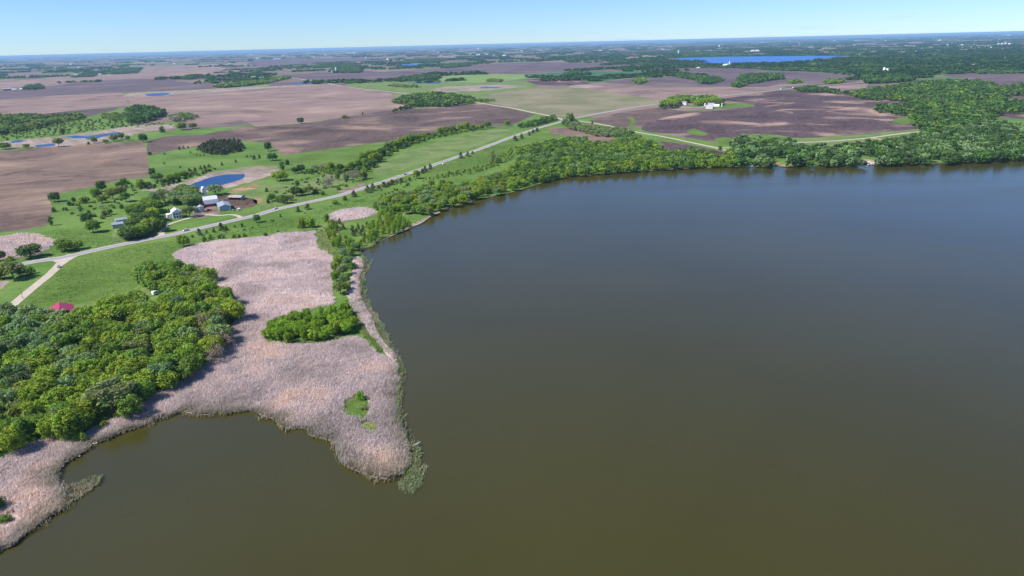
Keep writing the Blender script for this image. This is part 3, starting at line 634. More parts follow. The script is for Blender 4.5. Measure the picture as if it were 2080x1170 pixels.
# --- the big wood at the lower left ---------------------------------
W1 = [(-90,600),(0,628),(37,640),(60,646),(105,640),(150,646),(175,636),(205,626),(245,616),(285,608),(330,606),(350,596),(430,588),(467,604),(484,636),(470,655),(450,672),(456,700),(432,730),(400,748),(375,762),(342,780),(312,802),(285,822),(262,838),(232,852),(205,868),(175,872),(140,880),(90,892),(40,903),(0,908),(-90,930)]
N1 = [(276,572),(295,552),(315,540),(345,542),(365,550),(410,552),(432,566),(440,584),(425,596),(370,598),(345,590),(300,582)]
def wood_col(x, y):
    """which trees grow where in the wood, as seen in the photo"""
    u = rnd.random()
    if x < 150 and y < 720: return ('spread', 'silver', 0) if u < 0.55 else (('broad', 'green', 0))
    if (x > 405 and y > 640) : return ('sparse', 'twig', 1) if u < 0.4 else (('spread', 'silver', 0) if u < 0.5 else ('broad', 'lime', 0))
    if u < 0.60: return ('broad', 'lime', 0)
    if u < 0.84: return ('broad', 'green', 0)
    if u < 0.88: return ('broad', 'olive', 0)
    if u < 0.93: return ('spread', 'silver', 0)
    if u < 0.96: return ('sparse', 'grey', 1)
    return ('broad', 'deep', 0)
WLAB = {'lime': 'yellow green leafy tree in the big wood beside the reed bed', 'green': 'mid green leafy tree in the big wood beside the reed bed',
        'olive': 'olive green leafy tree in the big wood beside the reed bed', 'deep': 'dark green leafy tree in the big wood beside the reed bed',
        'silver': 'silvery grey green tree in the big wood beside the reed bed', 'grey': 'thin greyish half bare tree in the big wood beside the reed bed',
        'twig': 'bare greyish twiggy tree at the reed bed edge of the big wood'}
def wood_zone(x, y):
    if x < 45: return 'at the left photo edge of the big wood'
    if y < 690 and x < 215: return 'in the big wood beside the red roof'
    if y < 668 and x > 270 and x < 380: return 'in the big wood below the white trailer'
    if y > 690 - (x - 480) * 0.9 - 60: return 'along the reed bed edge of the big wood'
    if y > 790: return 'along the lake edge of the big wood'
    if abs(x - 232) < 60 and abs(y - 790) < 60: return 'around the large grey willow of the big wood'
    return 'in the upper middle of the big wood' if y < 740 else 'in the lower middle of the big wood'
LOOK = {'lime': 'yellow green leafy tree', 'green': 'mid green leafy tree', 'olive': 'olive green leafy tree', 'deep': 'dark green leafy tree', 'silver': 'silvery grey green tree', 'grey': 'half bare grey tree', 'twig': 'bare twiggy tree', 'bright': 'bright green tree'}
def size_word(r, h, rm, hm): return 'tall ' if h > hm else ('small ' if r < rm else 'broad ')
def photo_xy(X, Y, Z):
    v = Vector((X, Y, Z - CAM_H)); c = v.dot(FWD); return 1040 + FPX * v.dot(RIGHT) / c, 585 - FPX * v.dot(UP) / c
big_willow = g(232, 838)
for poly, gap, hh in ((W1, 9.6, 7.0), (N1, 8.6, 6.0)):
    for X, Y in fill(canopy(poly, hh * 0.62), gap):
        if math.hypot(X - big_willow[0], Y - big_willow[1]) < 9: continue
        x, y = photo_xy(X, Y, 8)
        if x < -75: continue
        xt, yt = photo_xy(X, Y, 11)
        if (96 < x < 152 and 606 < y < 645) or (98 < xt < 150 and 600 < yt < 628) or (306 < xt < 330 and 584 < yt < 601) or (300 < x < 334 and 588 < y < 606): continue
        kd, cl, tw = wood_col(x, y)
        if poly is N1: kd, cl = ('sparse', 'grey') if x > 375 and rnd.random() < 0.6 else (('broad', 'green') if rnd.random() < 0.6 else ('broad', 'lime'))
        r = rnd.uniform(5.0, 7.6); h = rnd.uniform(8.5, 13.5)
        edge = y > 800 - (x - 0) * 0.1
        lab = size_word(r, h, 6.2, 11.8) + LOOK[cl] + ' ' + wood_zone(x, y) if poly is W1 else (size_word(r, h, 6.2, 11.8) + LOOK[cl] + ' in the small clump above the white trailer, ' + ('meadow side' if x < 330 else 'reed bed side'))
        plant(kd, X, Y, r, h, cl, lab, 'trees of the big wood' if poly is W1 else 'trees of the clump by the trailer')
plant('spread', *big_willow, 10.5, 15.5, 'grey', 'large rounded grey green willow at the wood edge casting a deep shadow', name='willow_tree', cat='willow')
# undergrowth: low bushes along the wood's edge
for x, y, r in ((150,892,4.2),(163,898,3.2),(138,886,3.5),(470,650,3),(482,640,2.5),(455,690,2.5),(440,722,2.6),(362,772,2.4),(345,786,2.2),(452,672,2.6),(15,905,3),(60,898,3.2),(100,890,3),(212,868,2.5),(240,848,2.4)):
    plant('bush', *g(x, y), r, r*1.2, rnd.choice(['olive','lime','green']), 'low bush at the foot of the big wood beside the reeds', 'bushes along the foot of the big wood')

# --- the grove on the point ------------------------------------------
W2 = [(540,682),(550,655),(590,644),(615,632),(640,640),(672,636),(692,628),(706,630),(722,650),(727,665),(700,672),(688,682),(650,690),(610,692),(570,692)]
for X, Y in fill(canopy(W2, 2.5), 5.6):
    kd = 'broad' if rnd.random() < 0.75 else 'tall'
    x, y = photo_xy(X, Y, 3); cl = rnd.choice(['bright','bright','bright','lime']); h = rnd.uniform(5, 8.5)
    plant(kd, X, Y, rnd.uniform(3.0, 4.4) * (0.65 if kd == 'tall' else 1), h, cl, ('tall ' if h > 7 else 'low ') + ('slim ' if kd == 'tall' else 'round ') + ('bright green' if cl == 'bright' else 'yellow green') + ' young tree in the grove on the point, ' + ('wood end' if x < 590 else 'lake end' if x > 680 else 'middle'), 'young trees of the grove on the point', name='young_tree', cat='young tree')
plant('bush', *g(733,812), 2.6, 4.2, 'bright', 'round bright green bush alone on the grassy patch of the point')
plant('bush', *g(739,832), 2.2, 1.9, 'grey', 'grey green bush just below the round bright bush on the point')
plant('bush', *g(665,688), 1.9, 2.4, 'bright', 'small bush in front of the grove on the point')

# --- trees along the shore strip --------------------------------------
for x, y, r, h, kd, cl in ((712,520,4,8,'broad','lime'),(700,528,5,9,'spread','silver'),(690,540,5,9,'broad','lime'),(706,545,4.5,9,'spread','grey'),(682,552,4,8,'broad','green'),(698,560,5,9,'spread','grey'),(716,548,3.5,6,'broad','green'),(683,572,4,8,'broad','green'),(700,578,4.5,8,'spread','silver'),(692,597,5,8.5,'spread','olive'),(705,590,3.5,6,'broad','green'),(720,510,4,7,'spread','silver')):
    plant(kd, *g(x, y), r, h, cl, 'green shore tree in the row along the reedy point', 'trees in the row along the reedy point', name='shore_tree', cat='shore tree')
# --- saplings beside the lake ------------------------------------------
W4 = [(745,470),(760,452),(775,440),(800,432),(815,440),(828,452),(838,458),(815,466),(790,475),(770,482),(750,492),(735,488),(752,480)]
W4b = [(664,492),(664,470),(672,455),(690,458),(680,470),(684,485),(705,490),(735,492),(745,497),(720,506),(690,500)]
for poly in (W4, W4b):
    for X, Y in fill(canopy(poly, 2.5), 6.3):
        plant('tall', X, Y, rnd.uniform(1.9, 2.8), rnd.uniform(5.5, 9), rnd.choice(['bright','lime','lime']), ('slim yellow green sapling in the thicket beside the pale beach' if poly is W4 else 'slim yellow green sapling in the row between reed bed and hollow'), 'saplings in the thicket beside the lake')
for x, y in ((716,470),(724,474),(734,478),(728,466),(738,470),(718,480),(690,455),(697,466),(680,462),(746,462),(741,483)):
    plant('cone', *g(x, y), rnd.uniform(2, 3), rnd.uniform(5, 7), 'cedar', 'small dark cedar among the lakeside saplings', 'cedars among the lakeside saplings')
# --- thick shore trees ---------------------------------------------------
W5 = [(752,428),(765,410),(795,398),(830,388),(862,378),(905,372),(935,380),(985,364),(1012,352),(1042,342),(1045,380),(1000,394),(965,402),(922,415),(900,420),(885,428),(862,434),(835,430),(800,432),(772,432)]
for X, Y in fill(canopy(W5, 4), 11.5):
    x, y = photo_xy(X, Y, 5); u = rnd.random()
    kd, cl = ('broad', 'lime') if u < 0.42 else ('broad', 'green') if u < 0.66 else ('spread', 'silver') if u < 0.8 else ('sparse', 'twig') if u < 0.86 else ('broad', 'olive')
    zn = 'above the lakeside saplings' if x < 835 else 'around the largest silvery tree' if x < 905 else 'along the middle of the curve' if x < 980 else 'at the far wood end'
    r = rnd.uniform(4.2, 6.4); h = rnd.uniform(7, 11)
    plant(kd, X, Y, r, h, cl, size_word(r, h, 5.2, 9.4) + LOOK[cl] + ' in the curving shore belt, ' + zn, 'trees in the belt along the curving shore', name='shore_tree', cat='shore tree')
plant('spread', *g(866,420), 9.5, 13, 'silver', 'largest rounded silvery tree above the curving shore', name='willow_tree', cat='willow')

# --- farm grove ----------------------------------------------------------
FG = [(246,458),(262,430),(300,408),(340,396),(375,388),(394,384),(405,392),(408,404),(398,416),(384,422),(366,421),(345,426),(338,440),(340,455),(322,462),(300,468),(266,478),(250,472)]
for X, Y in fill(canopy(FG, 5), 11.5):
    x, y = photo_xy(X, Y, 0)
    if (322 < x < 378 and 418 < y < 468) or math.hypot(x - 358, (y - 442) * 1.5) < 22 or math.hypot(x - 242, (y - 458) * 1.2) < 27: continue
    sv = x > 310 and y < 440
    plant('spread' if sv else 'broad', X, Y, rnd.uniform(6.5, 9), rnd.uniform(10, 15), rnd.choice(['silver','grey','silver','green']) if sv else rnd.choice(['green','deep','green','lime']),
          ('silvery' if sv else 'green') + ' tree in the farm grove, ' + ('behind the white farmhouse' if sv else 'near the grey metal sheds' if x < 275 else 'near the farm drive' if y > 440 else 'in the middle of the grove'), 'trees of the farm grove', name='grove_tree', cat='grove tree')
plant('spread', *g(386,441), 6.5, 11, 'grey', 'rounded grey green tree between white house and grain bins', name='willow_tree', cat='willow')
plant('spread', *g(439,396), 9.5, 12, 'silver', 'big rounded silvery tree beside the farm pond', name='willow_tree', cat='willow')
plant('cone', *g(345,441), 3.0, 9, 'deep', 'dark conical tree at the left side of the white farmhouse')
plant('broad', *g(402,410), 7.0, 12, 'deep', 'dark green tree behind the grain bins')

# --- single trees and bushes: x, y of the foot, width in photo pixels, height/width, kind, colour
CEDAR_UP = ('dark cedar in the row along the lake side of the highway', 'cedars along the lake side of the highway')
BUSH_RD = ('low green bush on the verge between highway and reed bed', 'bushes between highway and reed bed')
PAST = ('leafy tree in the rough pasture between pond and highway', 'trees in the rough pasture')
VAL = ('tree in the line along the left marsh ponds', 'trees along the left marsh ponds')
LIT = ('small dark cedar dotted over the green slope by the cedar plantation', 'cedars dotted over the green slope')
SHED = ('scrubby tree on the slope left of the farm grove', 'scrubby trees left of the farm grove')
PTOP = ('bushy tree in the row between farm pond and field', 'bushy trees above the farm pond')
SINGLES = [
 (112,410,23,.85,'broad','deep','round dark tree at the corner of the brown field',0),
 (142,418,11,.8,'bush','deep',*SHED),(150,409,10,.8,'bush','deep',*SHED),(170,413,23,.55,'bush','green',*SHED),
 (207,389,22,1,'broad','deep',*SHED),(196,404,22,1,'broad','green',*SHED),(208,412,20,.8,'broad','olive',*SHED),(230,405,26,.9,'spread','olive',*SHED),(246,398,24,.8,'broad','olive',*SHED),(212,440,16,.8,'bush','grey',*SHED),(224,436,12,1,'broad','green',*SHED),(248,424,9,1,'bush','deep',*SHED),(256,410,22,.9,'spread','green',*SHED),(208,424,14,.7,'sparse','twig',*SHED),
 (178,455,24,1,'broad','deep','darker of the two round trees left of the grey sheds',0),(190,472,31,.85,'broad','green','larger front one of two round trees left of the grey sheds',0),
 (105,458,13,1.4,'tall','deep','slim dark tree at the right edge of the brown field',0),(110,431,10,1,'bush','green','small bush at the right edge of the brown field',0),
 (63,523,46,.6,'broad','deep','wide dark tree on the verge below the left marsh',0),(133,510,40,.62,'broad','green','wide green tree on the verge near the road junction',0),(161,506,20,.9,'broad','green','small tree right of the wide tree near the junction',0),
 (-2,530,26,.8,'broad','deep','dark tree cut by the left photo edge above the highway',0),(23,529,14,.7,'bush','lime','light green bush on the verge at the left edge',0),
 (27,566,50,.7,'spread','olive','wide pale willow below the highway at the left edge',0),(63,556,19,.8,'bush','green','small bush right of the wide pale willow',0),(2,566,26,.7,'broad','deep','dark tree behind the wide pale willow',0),(44,560,20,.8,'broad','deep','dark tree between pale willow and small bush',0),
 (374,501,26,.95,'broad','green','lone round tree with bare trunk above the reed bed',0),(522,452,17,1,'broad','green','lone round tree beside the highway near the metal shed',0),
 (405,478,14,1,'cone','cedar',*CEDAR_UP),(420,474,8,.9,'cone','deep',*CEDAR_UP),(435,472,10,1,'cone','cedar',*CEDAR_UP),(450,469,17,1,'cone','cedar',*CEDAR_UP),(460,468,11,.9,'cone','cedar',*CEDAR_UP),
 (415,491,13,.9,'bush','green',*BUSH_RD),(428,487,9,.9,'bush','green',*BUSH_RD),(445,484,8,.9,'bush','green',*BUSH_RD),(454,486,9,.9,'bush','green',*BUSH_RD),(475,484,11,.8,'bush','lime',*BUSH_RD),(486,483,9,.8,'bush','green',*BUSH_RD),(497,482,10,.8,'bush','lime',*BUSH_RD),(492,461,8,1,'bush','green',*BUSH_RD),(477,462,5,1,'bush','green',*BUSH_RD),(540,481,13,.6,'bush','deep',*BUSH_RD),(390,482,8,.6,'bush','green',*BUSH_RD),
 (570,441,6,1.2,'cone','cedar',*CEDAR_UP),(606,430,15,.7,'cone','cedar',*CEDAR_UP),(625,425,17,.7,'cone','cedar',*CEDAR_UP),
 (613,463,22,.9,'bush','lime','left half of the wide bright bush clump above the reeds',0),(632,462,26,.75,'bush','bright','right half of the wide bright bush clump above the reeds',0),(664,450,15,1,'bush','green','dark bush left of the dead reed hollow',0),
 (680,415,16,.5,'bush','lime',*BUSH_RD),(701,407,9,1,'bush','green',*BUSH_RD),(719,400,15,.9,'cone','cedar',*CEDAR_UP),
 (747,391,18,.8,'cone','cedar',*CEDAR_UP),(758,387,15,1,'cone','cedar',*CEDAR_UP),(769,383,10,.7,'cone','cedar',*CEDAR_UP),(780,380,16,.7,'cone','cedar',*CEDAR_UP),(789,377,10,.7,'cone','cedar',*CEDAR_UP),(797,375,15,.7,'cone','cedar',*CEDAR_UP),(806,372,9,.7,'cone','cedar',*CEDAR_UP),(815,371,13,.8,'cone','cedar',*CEDAR_UP),(832,368,8,1,'bush','green',*BUSH_RD),
 (847,363,16,1.1,'broad','green','round green tree beside the cedars along the highway',0),(858,352,11,.9,'cone','cedar',*CEDAR_UP),(864,350,13,1,'cone','cedar',*CEDAR_UP),(874,344,12,1,'cone','cedar',*CEDAR_UP),(936,322,11,1.2,'cone','cedar',*CEDAR_UP),(950,318,11,1,'cone','cedar',*CEDAR_UP),(960,313,9,.7,'cone','cedar',*CEDAR_UP),
 (1001,331,15,1.7,'tall','grey','tall thin tree standing alone in the meadow above the shore',0),(1012,331,14,.7,'bush','grey','low bush at the foot of the tall thin meadow tree',0),
 (1046,286,15,.7,'cone','cedar',*CEDAR_UP),(1059,282,11,1,'cone','cedar',*CEDAR_UP),(1075,275,9,.9,'cone','cedar',*CEDAR_UP),(1083,271,9,.9,'cone','cedar',*CEDAR_UP),(1091,268,11,.8,'cone','cedar',*CEDAR_UP),
 (552,409,19,.9,'broad','green',*PAST),(566,411,16,.8,'broad','green',*PAST),(577,413,22,.8,'broad','green',*PAST),(590,407,16,.7,'broad','olive',*PAST),(602,398,24,.8,'broad','deep',*PAST),(615,396,18,.8,'broad','lime',*PAST),(628,395,22,.8,'spread','olive',*PAST),(640,392,16,.6,'bush','olive',*PAST),(542,390,8,1,'bush','deep',*PAST),(604,377,10,1,'bush','deep',*PAST),(570,367,32,.6,'broad','lime',*PAST),(667,380,26,.8,'sparse','twig',*PAST),(655,377,14,.8,'sparse','grey',*PAST),(720,368,26,.9,'sparse','twig',*PAST),(736,364,18,1,'broad','olive',*PAST),(743,363,12,1.3,'tall','green',*PAST),(686,366,14,1.4,'tall','olive',*PAST),(704,366,16,.9,'broad','grey',*PAST),(545,413,10,.9,'bush','deep',*PAST),(688,386,12,.5,'bush','olive',*PAST),(655,396,16,.5,'bush','green',*PAST),
 (574,346,13,1.3,'tall','deep','slim dark tree at the right end of the pond reeds',0),(584,335,11,.9,'bush','deep','dark bush above the right end of the pond reeds',0),(554,326,22,.7,'broad','deep','dark low tree at the lower corner of the dark field',0),
 (611,251,15,.8,'broad','deep','lone round tree on the line between two brown fields',0),(545,307,17,1.1,'broad','deep','dark tree left of the lower corner of the dark field',0),(737,235,5,1.4,'tall','deep','tiny slim tree on the far edge of the dark field',0),(701,240,19,.3,'bush','green','low hedge clump on the edge between the fields',0),(800,229,9,.8,'broad','green','small tree left of the grove on the far field',0),
 (292,289,20,.85,'broad','deep','dark round tree at the top corner of the brown field',0),(260,285,11,.9,'broad','green',*VAL),(246,283,15,.9,'broad','olive',*VAL),(232,287,17,.8,'broad','olive',*VAL),(192,291,15,.9,'broad','olive',*VAL),(180,294,7,.9,'bush','olive',*VAL),(215,291,14,.6,'broad','green',*VAL),(120,298,19,.9,'spread','olive',*VAL),(54,301,15,.6,'broad','green',*VAL),(12,303,23,.6,'broad','green',*VAL),(127,270,16,.6,'bush','olive',*VAL),(329,269,13,.9,'bush','olive',*VAL),(370,264,22,.7,'broad','olive',*VAL),(392,261,19,.6,'broad','grey',*VAL),(358,248,24,.6,'sparse','twig',*VAL),
 (305,315,9,.7,'bush','deep',*LIT),(334,314,5,.9,'cone','cedar',*LIT),(365,304,8,.9,'cone','cedar',*LIT),(373,302,7,.9,'cone','cedar',*LIT),(382,301,6,.7,'cone','cedar',*LIT),(387,311,5,.8,'cone','cedar',*LIT),(400,316,5,.8,'cone','cedar',*LIT),(407,317,5,.8,'cone','cedar',*LIT),(414,316,5,.8,'cone','cedar',*LIT),(479,330,7,.9,'cone','cedar',*LIT),(451,336,8,.9,'cone','cedar',*LIT),(334,334,5,.9,'cone','cedar',*LIT),(425,341,10,.8,'cone','cedar',*LIT),(416,343,9,.9,'cone','cedar',*LIT),(408,344,10,.8,'cone','cedar',*LIT),(397,349,10,.9,'cone','cedar',*LIT),(386,352,13,.8,'cone','cedar',*LIT),(376,354,9,.8,'cone','cedar',*LIT),(366,341,6,.8,'cone','cedar',*LIT),(517,324,9,1,'cone','cedar',*LIT),(502,320,6,.8,'cone','cedar',*LIT),(510,319,6,.8,'cone','cedar',*LIT),(527,322,9,.9,'cone','cedar',*LIT),
 (320,367,26,.6,'broad','green',*PTOP),(333,374,14,.8,'broad','deep',*PTOP),(348,371,24,.7,'broad','green',*PTOP),(362,362,16,.8,'broad','green',*PTOP),(310,360,16,1.2,'broad','deep',*PTOP),(287,381,28,.55,'bush','green',*PTOP),(302,381,18,.6,'bush','deep',*PTOP),(252,374,24,.5,'bush','green',*PTOP),(242,378,16,.5,'bush','deep',*PTOP),(375,360,18,.7,'broad','green',*PTOP),(388,356,14,.6,'broad','olive',*PTOP),
 (1157,252,16,1.4,'spread','grey','tall grey green tree at the crossroads',0),(1147,256,14,1,'spread','grey','smaller grey green tree left of the crossroads tree',0),(1203,252,6,1,'bush','deep','small dark bush along the gravel road by the crossroads',0),(1463,305,9,.9,'bush','deep','small bush where the gravel road forks by the shore',0),
]
for x, y, w, hr, kd, cl, lab, grp in SINGLES:
    X, Y = g(x, y); s = mpp(x, y); r = w * s / 2 * 1.05; h = w * s * hr * 1.05
    plant(kd, X, Y, r, h, cl, lab, grp or None)

# --- the tree line below the dark field, as single trees
TL = [(600,352),(612,350),(640,346),(655,344),(672,346),(690,348),(702,347),(716,343),(728,342),(742,336),(738,328),(752,318),(762,330),(770,325),(755,340),(776,316),(790,308),(802,302),(815,298),(826,292),(836,289),(846,286),(858,283),(870,279),(882,277),(895,273),(907,271),(920,269),(934,265),(948,263),(960,264),(978,263),(990,260),(1030,256)]
for x, y in TL:
    s = mpp(x, y); r = rnd.uniform(8, 12.5) * s * (1.0 if x < 850 else 0.75)
    plant('sparse' if x in (640, 655) else 'broad', *g(x, y), r, r * rnd.uniform(1.4, 1.9), 'twig' if x in (640, 655) else rnd.choice(['green', 'lime', 'green', 'deep']),
          'leafy tree in the long line below the dark field, ' + ('lower left end' if x < 700 else 'thick middle' if x < 800 else 'upper bend' if x < 900 else 'thin upper end'), 'trees in the long line below the dark field', name='field_tree', cat='field tree')

# --- woods farther off: each one mass of trees ---------------------------
LOD = {}
for key, sd, kw in (('mid', 60, dict(lobes=26, per=11, leaf=0.18, shape='round', tone=0.16, tri=True)), ('tallmid', 70, dict(lobes=14, per=18, leaf=0.20, shape='tall', tone=0.25)), ('low', 80, dict(lobes=13, per=6, leaf=0.32, shape='round', tone=0.15, tri=True)), ('bushy', 90, dict(lobes=8, per=14, leaf=0.26, shape='bush', tone=0.3)), ('conem', 95, dict(lobes=10, per=12, leaf=0.22, shape='cone', tone=0.15)), ('far', 97, dict(lobes=7, per=5, leaf=0.55, shape='round', tone=0.2, tri=True))):
    LOD[key] = [crown(R_(sd + i), **kw) for i in range(4)]
hwa = np.array(hwc)
CORRIDOR = [(1845,152),(1900,147),(1940,146),(1958,138),(1974,119),(1994,119),(1990,132),(1978,146),(1950,154),(1900,158),(1850,163)]   # the cutting of the far hill road
CLEAR = [CORRIDOR, [(1514,324),(1541,324),(1541,340),(1514,340)], [(1566,322),(1604,322),(1604,342),(1566,342)], [(1741,318),(1784,318),(1784,338),(1741,338)], [(1640,326),(1662,326),(1662,340),(1640,340)], [(1890,325),(1915,325),(1915,335),(1890,335)]]
def mass(name, P, rad, hgt, lod, cols, label, rng, kind='stuff'):
    Vs = []; Fs = []; Ts = []; o = 0
    H0 = {'mid': 1.95, 'low': 1.95, 'tallmid': 2.6, 'far': 1.95, 'bushy': 1.0, 'conem': 2.1}[lod]
    x, y = np.array([photo_xy(a, b, LAND) for a, b in P]).T if len(P) else (np.zeros(0), np.zeros(0))
    P = [p for p, q in zip(P, np.stack([x, y], 1)) if not any(inside([q], k_)[0] for k_ in CLEAR) and np.min(np.hypot(hwa[:, 0] - p[0], hwa[:, 1] - p[1])) > 16]
    for X, Y in P:
        V, F, T = LOD[lod][rng.integers(4)]
        r = rng.uniform(*rad); h = rng.uniform(*hgt) / H0; a = rng.uniform(0, 6.28); ca, sa = math.cos(a) * r, math.sin(a) * r
        W = np.stack([V[:, 0]*ca - V[:, 1]*sa + X, V[:, 0]*sa + V[:, 1]*ca + Y, V[:, 2]*h + LAND], 1)
        kk = (vnoise([(X, Y)], 38, 77)[0] * 0.7 + rng.random() * 0.5) / 1.2
        c = np.array(COLS[cols[min(len(cols) - 1, int(kk * len(cols)))]]) * rng.uniform(0.82, 1.16) * (1 + rng.uniform(-0.08, 0.08, 3))
        Vs.append(W); Fs.append(F + o); Ts.append(T * c); o += len(V)
    if not Vs: return
    ob = link(name, np_mesh(name, np.concatenate(Vs), np.concatenate(Fs), np.concatenate(Ts)), M['leaf_mass']); ob['kind'] = kind; ob['label'] = label
    return ob
MIX = ['deep', 'wood', 'green', 'lime', 'wood', 'green', 'wood', 'silver', 'deep']
